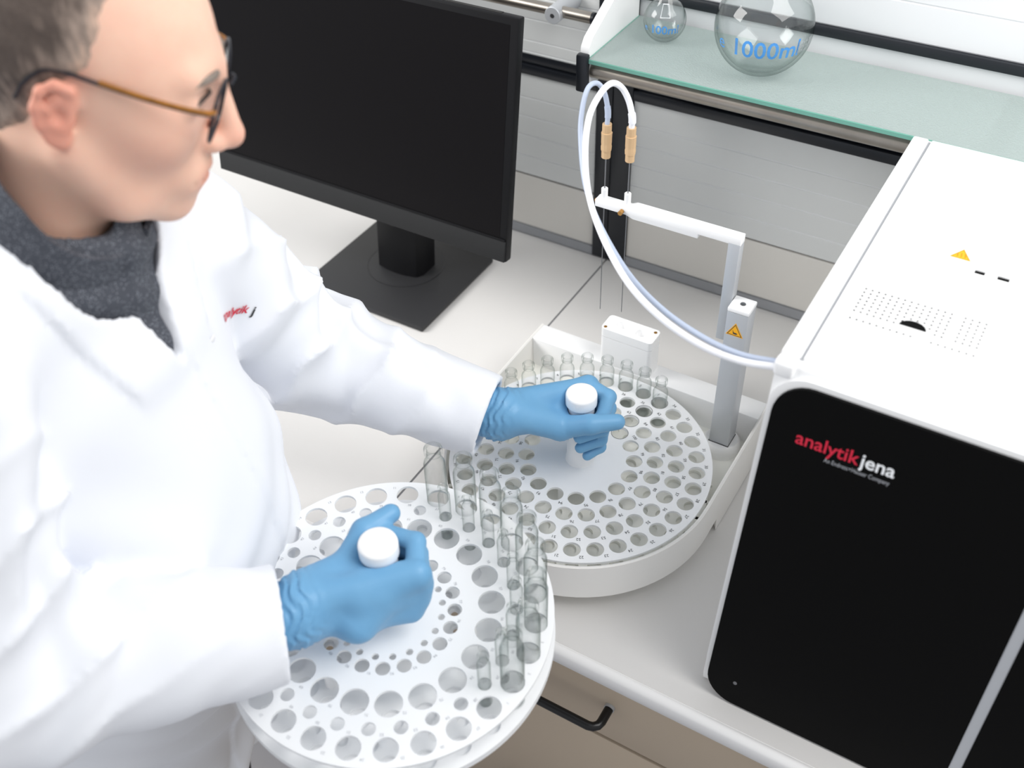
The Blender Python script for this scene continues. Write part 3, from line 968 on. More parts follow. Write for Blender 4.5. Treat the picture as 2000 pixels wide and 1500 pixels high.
HR = [(0.1523, 27, -15.6, 0.0124), (0.1317, 27, -22.9, 0.0071), (0.1061, 20, -0.7, 0.0142), (0.0678, 20, -5.8, 0.0077), (0.0552, 20, 3.2, 0.0038)]
rings = [(ring_pts(R, n, p), r) for R, n, p, r in HR]
part('upper_plate', HL(drilled(0.1708, rings, -0.0032, 0.0)), 'plate', t, local=True, sharp=40)
low_r = [(ring_pts(R, n, p), r * 0.86) for R, n, p, r in HR[:4]]
part('lower_plate', HL(drilled(0.1722, low_r, -0.0390, -0.0340, 20)), 'plate', t, local=True, sharp=40)
drain = [(ring_pts(0.1423, 27, -9.0), 0.0036), (ring_pts(0.0678, 20, -5.8), 0.0042)]
part('bottom_disc', HL(drilled(0.1722, drain, -0.0430, -0.0391, 12)), 'plate', t, local=True, sharp=40)
for k in range(3):
    a = math.radians(20 + 120 * k)
    part('spacer', HL(G().cyl((0.086 * math.cos(a), 0.086 * math.sin(a), -0.0345), 0.006, 0.0318, 16)), 'white', t, local=True)
kn = part('knob', HL(gk), 'white', t, local=True, sharp=40)
part('knob_cap', HL(ck), 'white_gloss', kn, local=True, sharp=40)
items = []; num = 1
for R, n, p, r in HR[:4]:
    st_ = 360.0 / n
    for k in range(n):
        a = math.radians(p + st_ * k + st_ * 0.42); rr = R + r * 0.80
        items.append((str(num), rr * math.cos(a), rr * math.sin(a))); num += 1
part('numbering', G().join(number_geo(items, 0.0042), Matrix.Translation((0, 0, Z + 0.0002))), 'print_grey', t, local=True, smooth=False, kind='stuff')


def on_held(R, deg, z):
    a = math.radians(deg)
    return HC + hu * (R * math.cos(a)) + hv * (R * math.sin(a)) + hn * z


vb = vial_proto('large_vial_glass', 0.0120, (0, 0.100, 0.108, 0.1165, 0.1255), 0.0080, 0.0102, None)
vs = vial_proto('small_vial_glass', 0.0067, (0, 0.076, 0.081, 0.086, 0.0925), 0.0040, 0.0056, 0.040)
for k in range(9):
    where = 'at the far end of its row' if k == 0 else ('at the near end of its row' if k == 8 else ORD[k] + ' from the far end')
    put_vial(vb, on_held(0.1523, 104.4 - k * 360 / 27, -0.0389), 'tall wide glass vial on the held tray, ' + where, 'tall wide vials on the held tray', HM)
    put_vial(vs, on_held(0.1317, 97.1 - k * 360 / 27, -0.0389), 'slim glass vial on the held tray, inner row, ' + where, 'slim vials on the held tray', HM, k % 2 == 0)

# ------------------------------------------------------------------ the man: smooth bodies from distance fields
def smin(a, b, k):
    h = np.clip(0.5 + 0.5 * (b - a) / k, 0, 1)
    return b + (a - b) * h - k * h * (1 - h)


def smax(a, b, k):
    return -smin(-a, -b, k)


def cap(P, a, b, ra, rb=None):
    a = np.asarray(a, np.float32); b = np.asarray(b, np.float32)
    rb = ra if rb is None else rb
    ab = b - a
    t = np.clip(((P - a) @ ab) / float(ab @ ab), 0, 1)
    return np.linalg.norm(P - a - t[:, None] * ab, axis=1) - (ra + (rb - ra) * t)


def ell(P, c, r):
    q = P - np.asarray(c, np.float32); r = np.asarray(r, np.float32)
    k0 = np.linalg.norm(q / r, axis=1); k1 = np.linalg.norm(q / (r * r), axis=1)
    return k0 * (k0 - 1) / np.maximum(k1, 1e-6)


def sst(a, b, x):
    t = np.clip((x - a) / (b - a), 0, 1)
    return t * t * (3 - 2 * t)


def surface(fn, lo, hi, h):
    lo = np.asarray(lo, np.float32); hi = np.asarray(hi, np.float32)
    n = np.ceil((hi - lo) / h).astype(int) + 1
    ax = [lo[i] + h * np.arange(n[i], dtype=np.float32) for i in range(3)]
    D = np.empty(tuple(n), np.float32)
    for i0 in range(0, n[0], 16):
        X = np.stack(np.meshgrid(ax[0][i0:i0 + 16], ax[1], ax[2], indexing='ij'), -1)
        D[i0:i0 + 16] = fn(X.reshape(-1, 3)).reshape(X.shape[:3])
    S = D < 0
    c = np.zeros(tuple(n - 1), np.int8)
    for dx in (0, 1):
        for dy in (0, 1):
            for dz in (0, 1):
                c += S[dx:n[0] - 1 + dx, dy:n[1] - 1 + dy, dz:n[2] - 1 + dz]
    act = np.argwhere((c > 0) & (c < 8))
    idx = -np.ones(tuple(n - 1), np.int32)
    idx[act[:, 0], act[:, 1], act[:, 2]] = np.arange(len(act))
    acc = np.zeros((len(act), 3), np.float32); cnt = np.zeros(len(act), np.float32)
    cor = [(x, y, z) for x in (0, 1) for y in (0, 1) for z in (0, 1)]
    for a in cor:
        for k in range(3):
            if a[k]: continue
            b = list(a); b[k] = 1
            da = D[act[:, 0] + a[0], act[:, 1] + a[1], act[:, 2] + a[2]]
            db = D[act[:, 0] + b[0], act[:, 1] + b[1], act[:, 2] + b[2]]
            cr = (da < 0) != (db < 0)
            t = np.where(cr, da / np.where(cr, da - db, 1), 0)
            p = np.tile(np.array(a, np.float32), (len(act), 1)); p[:, k] += t
            acc[cr] += p[cr]; cnt[cr] += 1
    V = lo + h * (act + acc / cnt[:, None])
    F = []
    for k in range(3):
        u, w = (k + 1) % 3, (k + 2) % 3
        sl0 = [slice(None)] * 3; sl1 = [slice(None)] * 3
        sl0[k] = slice(0, n[k] - 1); sl1[k] = slice(1, n[k])
        ch = S[tuple(sl0)] != S[tuple(sl1)]
        e = np.argwhere(ch)
        e = e[(e[:, u] > 0) & (e[:, w] > 0) & (e[:, u] < n[u] - 1) & (e[:, w] < n[w] - 1)]
        def at_(du, dw):
            q = e.copy(); q[:, u] -= du; q[:, w] -= dw
            return idx[q[:, 0], q[:, 1], q[:, 2]]
        quad = np.stack([at_(1, 1), at_(0, 1), at_(0, 0), at_(1, 0)], 1)
        neg = S[e[:, 0], e[:, 1], e[:, 2]]
        quad[~neg] = quad[~neg][:, ::-1]
        F.append(quad)
    F = np.concatenate(F)
    g = G(); g.v = [tuple(map(float, p)) for p in V]; g.f = [tuple(map(int, q)) for q in F]
    return g


def unit(v):
    v = np.asarray(v, float); return v / np.linalg.norm(v)


# joints, metres, worktop = 0
PEL = np.array([-0.190, -0.962, 0.02])
NKB = np.array([-0.072, -0.922, 0.585])
SHL, SHR = np.array([-0.105, -0.775, 0.485]), np.array([-0.030, -1.095, 0.545])
ELL, ELR = np.array([-0.100, -0.640, 0.232]), np.array([-0.022, -1.160, 0.277])
WRL, WRR = np.array([0.136, -0.583, 0.178]), np.array([0.150, -0.965, 0.243])
HO = np.array([-0.018, -0.876, 0.725])
HS = 0.95
TF = unit((0.970, 0.242, 0)); TL = np.array([-0.242, 0.970, 0.0])
TU = unit(NKB - PEL); TF = unit(TF - TU * (TF @ TU)); TL = np.cross(TU, TF)
az, pit, roll = math.radians(38), math.radians(22), math.radians(0)
HF = np.array([math.cos(pit) * math.cos(az), math.cos(pit) * math.sin(az), -math.sin(pit)])
HLf = np.array([-math.sin(az), math.cos(az), 0.0]); HU = np.cross(HF, HLf)


def to_head(P): q = P - HO.astype(np.float32); return (np.stack([q @ HF, q @ HLf, q @ HU], 1) / HS).astype(np.float32)


def head_pt(x, y, z): return HO + (HF * x + HLf * y + HU * z) * HS


def to_torso(P): q = P - PEL.astype(np.float32); return np.stack([q @ TF, q @ TL, q @ TU], 1).astype(np.float32)


NKL = np.array([(NKB - HO) @ HF, (NKB - HO) @ HLf, (NKB - HO) @ HU]) / HS     # neck base in head coordinates


def head_field(Q):
    Y = np.abs(Q[:, 1])
    S = np.stack([Q[:, 0], Y, Q[:, 2]], 1)
    d = ell(Q, (-0.014, 0, 0.045), (0.098, 0.076, 0.086))
    d = smin(d, ell(Q, (0.028, 0, 0.0), (0.066, 0.066, 0.085)), 0.03)
    d = smin(d, ell(Q, (0.034, 0, -0.062), (0.058, 0.052, 0.046)), 0.03)
    d = smin(d, ell(Q, (0.076, 0, -0.098), (0.019, 0.024, 0.018)), 0.025)
    d = smin(d, cap(S, (-0.002, 0.060, -0.040), (0.042, 0.042, -0.082), 0.012, 0.013), 0.03)
    d = smin(d, cap(S, (0.042, 0.040, -0.084), (0.072, 0.0, -0.098), 0.013, 0.016), 0.02)
    d = smin(d, ell(S, (0.058, 0.043, -0.014), (0.022, 0.020, 0.020)), 0.03)
    d = smin(d, cap(S, (0.083, 0.0, 0.034), (0.076, 0.040, 0.036), 0.011, 0.009), 0.018)
    d = smax(d, -ell(S, (0.100, 0.033, 0.015), (0.016, 0.019, 0.013)), 0.014)
    d = smin(d, cap(S, (0.083, 0.020, 0.014), (0.079, 0.045, 0.016), 0.008, 0.007), 0.008)
    d = smin(d, cap(Q, (0.090, 0, 0.030), (0.113, 0, -0.020), 0.0075, 0.0105), 0.012)
    d = smin(d, ell(Q, (0.113, 0, -0.026), (0.0125, 0.0115, 0.0105)), 0.008)
    d = smin(d, ell(S, (0.101, 0.0125, -0.030), (0.011, 0.0085, 0.008)), 0.008)
    d = smax(d, -ell(S, (0.107, 0.006, -0.039), (0.006, 0.004, 0.005)), 0.003)
    d = smin(d, ell(Q, (0.085, 0, -0.062), (0.017, 0.030, 0.020)), 0.02)
    d = smin(d, cap(S, (0.0985, 0.0, -0.057), (0.088, 0.023, -0.062), 0.0058, 0.0030), 0.006)
    d = smin(d, cap(S, (0.0965, 0.0, -0.0690), (0.087, 0.021, -0.0655), 0.0064, 0.0032), 0.006)
    d = smax(d, -cap(S, (0.106, 0.0, -0.0632), (0.091, 0.026, -0.0636), 0.0022, 0.0016), 0.004)
    # neck
    d = smin(d, cap(Q, (-0.022, 0, -0.055), NKL - np.array([0.0, 0, 0.03]), 0.055, 0.057), 0.028)
    # ears
    E_ = (S - np.array([-0.008, 0.073, 0.0], np.float32)) / 0.80 + np.array([-0.008, 0.073, 0.0], np.float32)
    e = ell(E_, (-0.012, 0.079, -0.002), (0.017, 0.008, 0.030))
    helix = [(0.002, 0.076, 0.012), (-0.002, 0.081, 0.027), (-0.015, 0.086, 0.033), (-0.027, 0.088, 0.024), (-0.030, 0.088, 0.006), (-0.025, 0.085, -0.012), (-0.014, 0.081, -0.027), (-0.004, 0.077, -0.031), (0.000, 0.074, -0.022)]
    for a, b in zip(helix, helix[1:]):
        e = smin(e, cap(E_, a, b, 0.0048), 0.004)
    anti = [(-0.004, 0.080, -0.014), (-0.015, 0.084, -0.008), (-0.019, 0.085, 0.006), (-0.012, 0.083, 0.020)]
    for a, b in zip(anti, anti[1:]):
        e = smin(e, cap(E_, a, b, 0.0040), 0.004)
    e = smin(e, ell(E_, (-0.006, 0.078, -0.027), (0.008, 0.006, 0.009)), 0.006)
    e = smax(e, -ell(E_, (-0.008, 0.089, 0.002), (0.007, 0.008, 0.010)), 0.004)
    e = e * 0.80
    return smin(d, e, 0.006)


M['skin'] = mat('skin', 'e6b99c', 0.5, var=('dba489', 22, 0.9), bump=(300, 0.10), spec=0.35, sss=0.25)
M['hair'] = mat('short_grey_brown_hair', '5d5048', 0.6, var=('9d9288', 60, 0.7), bump=(420, 0.9))
def hair_mat():
    mt = mat('cropped_grey_brown_hair', '5d5048', 0.65, bump=(420, 0.5))
    nt = mt.node_tree; b = nt.nodes['Principled BSDF']
    at = nt.nodes.new('ShaderNodeAttribute'); at.attribute_name = 'hair_amount'
    tc = nt.nodes.new('ShaderNodeTexCoord')
    mp = nt.nodes.new('ShaderNodeMapping'); mp.inputs['Scale'].default_value = (1, 1, 0.25)
    nt.links.new(tc.outputs['Object'], mp.inputs['Vector'])
    n = nt.nodes.new('ShaderNodeTexNoise'); n.inputs['Scale'].default_value = 160; n.inputs['Detail'].default_value = 6
    nt.links.new(mp.outputs[0], n.inputs['Vector'])
    ad = nt.nodes.new('ShaderNodeMath'); ad.operation = 'MULTIPLY_ADD'; ad.inputs[1].default_value = 0.75
    nt.links.new(at.outputs['Fac'], ad.inputs[0])
    ms = nt.nodes.new('ShaderNodeMath'); ms.operation = 'MULTIPLY_ADD'; ms.inputs[1].default_value = 1.1; ms.inputs[2].default_value = -0.45
    nt.links.new(n.outputs['Fac'], ms.inputs[0]); nt.links.new(ms.outputs[0], ad.inputs[2])
    r = nt.nodes.new('ShaderNodeValToRGB')
    r.color_ramp.elements[0].position = 0.0; r.color_ramp.elements[0].color = lin('dfb9a2')
    r.color_ramp.elements[1].position = 0.70; r.color_ramp.elements[1].color = lin('564a43')
    e = r.color_ramp.elements.new(0.33); e.color = lin('9a887c')
    nt.links.new(ad.outputs[0], r.inputs['Fac']); nt.links.new(r.outputs['Color'], b.inputs['Base Color'])
    return mt


M['hair_crop'] = hair_mat()
M['coat'] = mat('white_cotton_coat', 'eceef3', 0.75, bump=(60, 0.10), sheen=0.1, spec=0.2)
M['glove'] = mat('blue_nitrile_glove', '74a9cf', 0.42, bump=(70, 0.16), var=('6aa1ca', 40, 0.8), spec=0.4)
M['trousers'] = mat('dark_grey_trousers', '3c3e44', 0.8)
M['shoe'] = mat('black_shoe', '161617', 0.4)
M['tort'] = mat('amber_tortoise_frame', 'b8771f', 0.3, var=('3a2413', 45, 0.5))
M['frame_dark'] = mat('dark_spectacle_frame', '1b1c24', 0.3)
M['eye_white'] = mat('eye_white', 'e8e4df', 0.25)
M['iris'] = mat('dark_iris', '2c2622', 0.2)


def dotted_shirt():
    mt = mat('dark_grey_dotted_shirt', '4c4f57', 0.8)
    nt = mt.node_tree
    b = nt.nodes['Principled BSDF']
    tc = nt.nodes.new('ShaderNodeTexCoord')
    v = nt.nodes.new('ShaderNodeTexVoronoi'); v.inputs['Scale'].default_value = 420; v.inputs['Randomness'].default_value = 0.7
    nt.links.new(tc.outputs['Object'], v.inputs['Vector'])
    r = nt.nodes.new('ShaderNodeValToRGB')
    r.color_ramp.elements[0].position = 0.22; r.color_ramp.elements[0].color = lin('8b8f98')
    r.color_ramp.elements[1].position = 0.30; r.color_ramp.elements[1].color = lin('484b53')
    nt.links.new(v.outputs['Distance'], r.inputs['Fac'])
    nt.links.new(r.outputs['Color'], b.inputs['Base Color'])
    return mt


M['shirt'] = dotted_shirt()


def skin_mat():
    mt = mat('skin', 'e8bda2', 0.5, bump=(300, 0.10), spec=0.35, sss=0.25)
    nt = mt.node_tree; b = nt.nodes['Principled BSDF']
    at = nt.nodes.new('ShaderNodeAttribute'); at.attribute_name = 'flush'
    tc = nt.nodes.new('ShaderNodeTexCoord')
    n = nt.nodes.new('ShaderNodeTexNoise'); n.inputs['Scale'].default_value = 40; n.inputs['Detail'].default_value = 5
    nt.links.new(tc.outputs['Object'], n.inputs['Vector'])
    ad = nt.nodes.new('ShaderNodeMath'); ad.operation = 'MULTIPLY_ADD'; ad.inputs[1].default_value = 0.35; ad.use_clamp = True
    nt.links.new(n.outputs['Fac'], ad.inputs[0]); nt.links.new(at.outputs['Fac'], ad.inputs[2])
    mx = nt.nodes.new('ShaderNodeMix'); mx.data_type = 'RGBA'
    mx.inputs[6].default_value = lin('f0c9b2'); mx.inputs[7].default_value = lin('d98a76')
    nt.links.new(ad.outputs[0], mx.inputs[0]); nt.links.new(mx.outputs[2], b.inputs['Base Color'])
    return mt


M['skin'] = skin_mat()


def world_of_head(g):
    o = G(); o.f = g.f
    o.v = [tuple(head_pt(*p)) for p in g.v]
    return o


# ---- body (skin): head and neck in fine steps, legs and trunk core in coarse steps, one mesh
hd_l = surface(head_field, (-0.13, -0.11, -0.22), (0.14, 0.11, 0.145), 0.0030)
hq = np.array(hd_l.v); ha = np.abs(hq[:, 1])
flush = 0.55 * sst(0.070, 0.080, ha) * sst(0.02, 0.0, hq[:, 0]) * sst(-0.04, -0.03, hq[:, 2])
flush = np.maximum(flush, 0.40 * np.exp(-(((hq[:, 0] - 0.118) / 0.02) ** 2 + (ha / 0.016) ** 2 + ((hq[:, 2] + 0.026) / 0.016) ** 2)))
flush = np.maximum(flush, 0.60 * np.exp(-(((hq[:, 2] + 0.063) / 0.009) ** 2 + (ha / 0.024) ** 4)) * (hq[:, 0] > 0.08))
flush = np.maximum(flush, 0.22 * np.exp(-(((hq[:, 0] - 0.06) / 0.03) ** 2 + ((ha - 0.055) / 0.03) ** 2 + ((hq[:, 2] + 0.025) / 0.025) ** 2)))
hd = world_of_head(hd_l)


def core_field(P):
    T = to_torso(P)
    d = ell(T, (0.0, 0, 0.36), (0.085, 0.13, 0.20))
    d = smin(d, ell(T, (0.0, 0, 0.06), (0.09, 0.13, 0.18)), 0.06)
    d = smin(d, cap(P, NKB - TU * 0.05, NKB + TU * 0.01, 0.055), 0.03)
    for s in (-1, 1):
        hip = PEL + TL * (0.055 if s > 0 else 0.085) * s + np.array([-0.02, 0, -0.03])
        knee = hip + np.array([-0.04, 0.015 * s, -0.42])
        ank = knee + np.array([-0.02, 0.0, -0.37])
        d = smin(d, cap(P, hip, knee, 0.078, 0.052), 0.03)
        d = smin(d, cap(P, knee, ank, 0.050, 0.036), 0.02)
    return d


core = surface(core_field, (-0.40, -1.20, -0.88), (0.12, -0.70, 0.60), 0.012)
body = G().join(hd).join(core)
man = single('person', body, 'skin', 'man in a white lab coat and glasses, holding a tray in blue gloves', 'person', base=(float(PEL[0]), float(PEL[1]), -0.90), sharp=180)
fa = man.data.attributes.new('flush', 'FLOAT', 'POINT')
fa.data.foreach_set('value', np.concatenate([flush, np.zeros(len(core.v))]).astype(np.float32))


# ---- hair
def hair_field(Q):
    d = ell(Q, (-0.014, 0, 0.045), (0.098, 0.076, 0.086))
    d = smin(d, ell(Q, (0.028, 0, 0.0), (0.066, 0.066, 0.085)), 0.03)
    d = smin(d, cap(Q, (-0.022, 0, -0.055), NKL - np.array([0.0, 0, 0.03]), 0.055, 0.057), 0.028)
    x, y, z = Q[:, 0], np.abs(Q[:, 1]), Q[:, 2]
    wob = 0.0015 * np.sin(z * 260 + 40 * y) + 0.001 * np.sin(z * 610 + x * 190)
    top, low = hair_mask(x, y, z)
    thick = 0.0070 * sst(0.0, 0.5, top * low) - 0.0030 + 0.0005 * np.sin(x * 900 + z * 300) * top + wob * 0.3
    return d - thick


def hair_mask(x, y, z):
    front = 0.034 + 0.10 * np.clip(z - 0.06, 0, 1) - 0.55 * np.clip(0.050 - z, 0, 1)
    top = sst(0.0, 0.085, front - x)
    low = sst(-0.06, -0.02, z + np.where(x > -0.03, -0.045, 0.0) + 0.30 * np.clip(-x - 0.03, 0, 0.1))
    return top, low


hg_ = surface(hair_field, (-0.13, -0.10, -0.09), (0.07, 0.10, 0.15), 0.0032)


def keep_outside(g, field, tol):
    """drop faces that lie below another surface"""
    P = np.array(g.v, np.float32); dd = field(P)
    k = dd > tol
    g2 = G(); g2.v = g.v
    g2.f = [q for q in g.f if any(k[i] for i in q)]
    used = sorted({i for q in g2.f for i in q}); mp = {o: n_ for n_, o in enumerate(used)}
    g2.v = [g.v[i] for i in used]; g2.f = [tuple(mp[i] for i in q) for q in g2.f]
    return g2


hg_ = keep_outside(hg_, head_field, -0.0008)
hair_o = part('hair', world_of_head(hg_), 'hair_crop', man, sharp=180)
hp = np.array(hg_.v); mt_, ml_ = hair_mask(hp[:, 0], np.abs(hp[:, 1]), hp[:, 2])
at_ = hair_o.data.attributes.new('hair_amount', 'FLOAT', 'POINT')
at_.data.foreach_set('value', (mt_ * ml_).astype(np.float32))
for s in (-1, 1):
    ey = part('eyeball', world_of_head(G().join(G().lathe([(0, -0.0118)] + [(0.0118 * math.sin(a), -0.0118 * math.cos(a)) for a in [math.pi * k / 10 for k in range(1, 10)]] + [(0, 0.0118)], seg=20), Matrix.Translation((0.0755, 0.033 * s, 0.0155)))), 'eye_white', man, sharp=180)
    part('iris', world_of_head(G().join(G().lathe([(0, 0.0006), (0.0035, 0.0004), (0.0058, -0.0010), (0.0058, -0.002)], seg=18), frame((0.0873, 0.033 * s, 0.0140), (0, 1, 0), (0, 0, 1), (1, 0, 0)))), 'iris', ey)
    lash = [(0.0905, 0.0200 * s, 0.0205), (0.0915, 0.0300 * s, 0.0235), (0.0880, 0.0410 * s, 0.0225), (0.0835, 0.0475 * s, 0.0180)]
    part('eyelid', world_of_head(G().tube(spline(lash, 4), 0.0016, 8)), 'iris', ey)
    br_ = [(0.0935, 0.012 * s, 0.034), (0.0925, 0.028 * s, 0.0385), (0.086, 0.043 * s, 0.0385), (0.080, 0.050 * s, 0.034)]
    part('eyebrow', world_of_head(G().tube(spline(br_, 4), [0.0016, 0.0028, 0.0032, 0.0032, 0.0032, 0.0032, 0.0032, 0.003, 0.0028, 0.0026, 0.002, 0.0015, 0.001][:13], 8)), 'hair', man)

# ---- glasses
gl = part('spectacles', world_of_head(G().tube([(0.1060, -0.010, 0.024), (0.1085, 0.0, 0.027), (0.1060, 0.010, 0.024)], 0.0016, 8)), 'frame_dark', man, label='thin dark spectacles with amber side pieces')
for s in (-1, 1):
    rim = []
    for k in range(37):
        a = 2 * math.pi * k / 36
        ca, sa = math.cos(a), math.sin(a)
        e_ = 2 / 3.2
        yy = 0.0255 * math.copysign(abs(ca) ** e_, ca); zz = 0.0215 * math.copysign(abs(sa) ** e_, sa)
        rim.append((0.1035 - 0.16 * max(0, abs(yy + 0.0) - 0.0) * 0 - 0.20 * (0.0365 + yy) * 0.5, (0.0365 + yy) * s, 0.0135 + zz))
    r_ = part('lens_rim', world_of_head(G().tube(rim, 0.0015, 8, caps=False)), 'frame_dark', gl)
    part('lens', world_of_head(G().add(rim[:36], [tuple(range(36))])), 'lens', gl, smooth=False)
    tp_ = [(0.0975, 0.0625 * s, 0.024), (0.093, 0.0685 * s, 0.025), (0.075, 0.0735 * s, 0.0265), (0.045, 0.0765 * s, 0.029), (0.015, 0.0780 * s, 0.0325), (-0.008, 0.0785 * s, 0.035)]
    up_ = G(); lo_ = G()
    for a, b in zip(tp_, tp_[1:]):
        pass
    part('temple', world_of_head(G().tube(spline([(p[0], p[1], p[2] + 0.0014) for p in tp_[:5]], 4), 0.0020, 8)), 'tort', gl)
    part('temple_core', world_of_head(G().tube(spline(tp_ + [(-0.022, 0.0785 * s, 0.033), (-0.034, 0.0775 * s, 0.020), (-0.040, 0.0765 * s, 0.004)], 4), 0.0017, 8)), 'frame_dark', gl)


# ---- coat
def noise3(P, s):
    return (np.sin(P[:, 0] * s + 1.7 * np.sin(P[:, 1] * s * 0.8 + 1)) + np.sin(P[:, 1] * s * 1.1 + 1.3 * np.sin(P[:, 2] * s * 0.9)) + np.sin(P[:, 2] * s * 0.95 + 1.5 * np.sin(P[:, 0] * s * 1.2))) / 3


CUL, CUR = WRL - unit(WRL - ELL) * 0.008, WRR - unit(WRR - ELR) * 0.012


def sleeve(P, sh, el, cu, r0, r1, r2, r3, seed, inner=0.0):
    """upper arm and forearm of a loose sleeve with folds that gather at the elbow"""
    u = cap(P, sh, el, r0, r1); f_ = cap(P, el, el + (cu - el) * 1.25, r2, r3)
    d = smin(u, f_, 0.045)
    ax = unit(cu - sh)
    s = (P - sh) @ ax.astype(np.float32); L = float(np.linalg.norm(cu - sh))
    w = unit(np.cross(ax, (0, 0, 1))).astype(np.float32)
    q = (P - el) @ w
    qz = P[:, 2]
    env = np.exp(-((s / L - 0.50) / 0.34) ** 2)
    nz = noise3(P + np.float32(seed), 17.0); nz2 = noise3(P * np.float32(1.3) + np.float32(2 * seed), 31.0)
    ph = s * 96 + 44 * q + 2.6 * nz + 1.0 * nz2 + seed
    ridge = (1 - np.abs(np.sin(ph * 0.5))) ** 1.6 - 0.25
    fold2 = np.sin(s * 66 - 66 * q + 3.0 * nz + 1.4 * nz2)
    amp = np.clip(0.75 + 0.75 * noise3(P + np.float32(3 * seed), 12.0), 0.2, 1.4)
    d = d - (0.0125 * env * ridge * amp + 0.0048 * (0.35 + env) * fold2 * amp)
    nrm = unit(cu - el).astype(np.float32)
    pl = (P - cu.astype(np.float32)) @ nrm
    near = cap(P, el, el + (cu - el) * 1.25, r2, r3)
    return d, pl, near


VTOP, VBOT, VL0 = 0.56, 0.468, 0.010


def v_open(T):
    """negative inside the opening of the coat"""
    half = np.clip(T[:, 2] - VBOT, 0, 1) * 0.33
    d = np.maximum(np.abs(T[:, 1] - VL0) - half, VBOT - T[:, 2])
    return np.maximum(d, 0.01 - T[:, 0])


def trunk_field(P, T, grow=0.0):
    d = ell(T, (0.006, 0, 0.365), (0.120 + grow, 0.178 + grow, 0.200 + grow))
    d = smin(d, ell(T, (0.075, 0, 0.17), (0.138 + grow, 0.172 + grow, 0.24 + grow)), 0.07)
    d = smin(d, ell(T, (0.005, 0, -0.10), (0.140 + grow, 0.180 + grow, 0.30 + grow)), 0.07)
    mid = NKB + TU * 0.002 - TF * 0.042
    d = smin(d, cap(P, SHL * 0.75 + mid * 0.25, mid, 0.060 + grow, 0.088 + grow), 0.05)
    d = smin(d, cap(P, SHR * 0.75 + mid * 0.25, mid, 0.060 + grow, 0.088 + grow), 0.05)
    return d


def coat_field(P):
    P = P.astype(np.float32)
    T = to_torso(P)
    d = trunk_field(P, T)
    # skirt of the coat
    sk = np.sqrt(((T[:, 0] + 0.02) / (0.145 - 0.10 * np.clip(T[:, 2], -0.5, 0))) ** 2 + (T[:, 1] / (0.185 - 0.10 * np.clip(T[:, 2], -0.5, 0))) ** 2)
    sk = (sk - 1) * 0.14
    sk = np.maximum(sk, np.maximum(T[:, 2] - 0.02, -0.40 - T[:, 2]))
    d = smin(d, sk, 0.05)
    # long soft drapes on the trunk
    dr = 0.0045 * np.sin(T[:, 1] * 58 + 10 * np.sin(T[:, 2] * 9 + 1) + 3 * T[:, 0]) * sst(0.45, 0.10, T[:, 2])
    dr += 0.0052 * np.sin(T[:, 2] * 45 + T[:, 1] * 38 + 2.0) * sst(0.02, 0.14, np.abs(T[:, 1])) * sst(0.5, 0.3, T[:, 2])
    d = d - dr
    # lapels: a thicker band along the opening, and the front overlap
    vo = v_open(T)
    lap = sst(0.062, 0.058, vo) * sst(0.02, 0.05, T[:, 0]) * sst(VBOT - 0.02, VBOT + 0.02, T[:, 2])
    d = d - 0.0055 * lap
    ov = sst(-0.003, 0.003, T[:, 1] - VL0 - 0.012) * sst(VBOT + 0.03, VBOT - 0.02, T[:, 2]) * sst(0.0, 0.03, T[:, 0])
    d = d - 0.0040 * ov
    cutn = cap(P, NKB - TU * 0.10 - TF * 0.02, NKB + TU * 0.16 + TF * 0.08, 0.066, 0.084)
    d = np.maximum(d, -np.minimum(vo, cutn))
    for sh, el, cu, r, sd in ((SHL, ELL, CUL, (0.070, 0.066, 0.068, 0.049), 0.6), (SHR, ELR, CUR, (0.072, 0.074, 0.082, 0.050), 2.1)):
        a, pl, near = sleeve(P, sh, el, cu, *r, sd)
        a = np.maximum(a, np.where(near < 0.03, pl, -1))
        d = smin(d, a, 0.013)
        hole = np.maximum(cap(P, el, el + (cu - el) * 1.3, r[2] - 0.012, r[3] - 0.0105), -(pl + 0.022))
        d = np.maximum(d, -hole)
    return d


coat = part('lab_coat', surface(coat_field, (-0.42, -1.33, -0.42), (0.26, -0.50, 0.74), 0.0046), 'coat', man, sharp=180)


def shirt_field(P):
    P = P.astype(np.float32)
    T = to_torso(P)
    d = trunk_field(P, T, -0.009)
    d = smin(d, cap(P, NKB - TU * 0.07, NKB + TU * 0.015 + TF * 0.010, 0.074, 0.066), 0.03)
    cutn = cap(P, NKB + TU * 0.040, NKB + TU * 0.20 + TF * 0.07, 0.056, 0.075)
    d = np.maximum(d, -cutn)
    pk = 0.0030 * sst(0.006, 0.002, np.abs(T[:, 1] - VL0 * 0 - 0.004) - 0.012) * sst(0.03, 0.06, T[:, 0])
    d = d - pk
    d = d - 0.0025 * np.sin(T[:, 2] * 130 + 60 * T[:, 1]) * sst(0.03, 0.06, T[:, 0])
    return np.maximum(d, 0.33 - T[:, 2])


shirt = part('shirt', surface(shirt_field, (-0.24, -1.12, 0.28), (0.12, -0.72, 0.74), 0.0046), 'shirt', man, sharp=180)
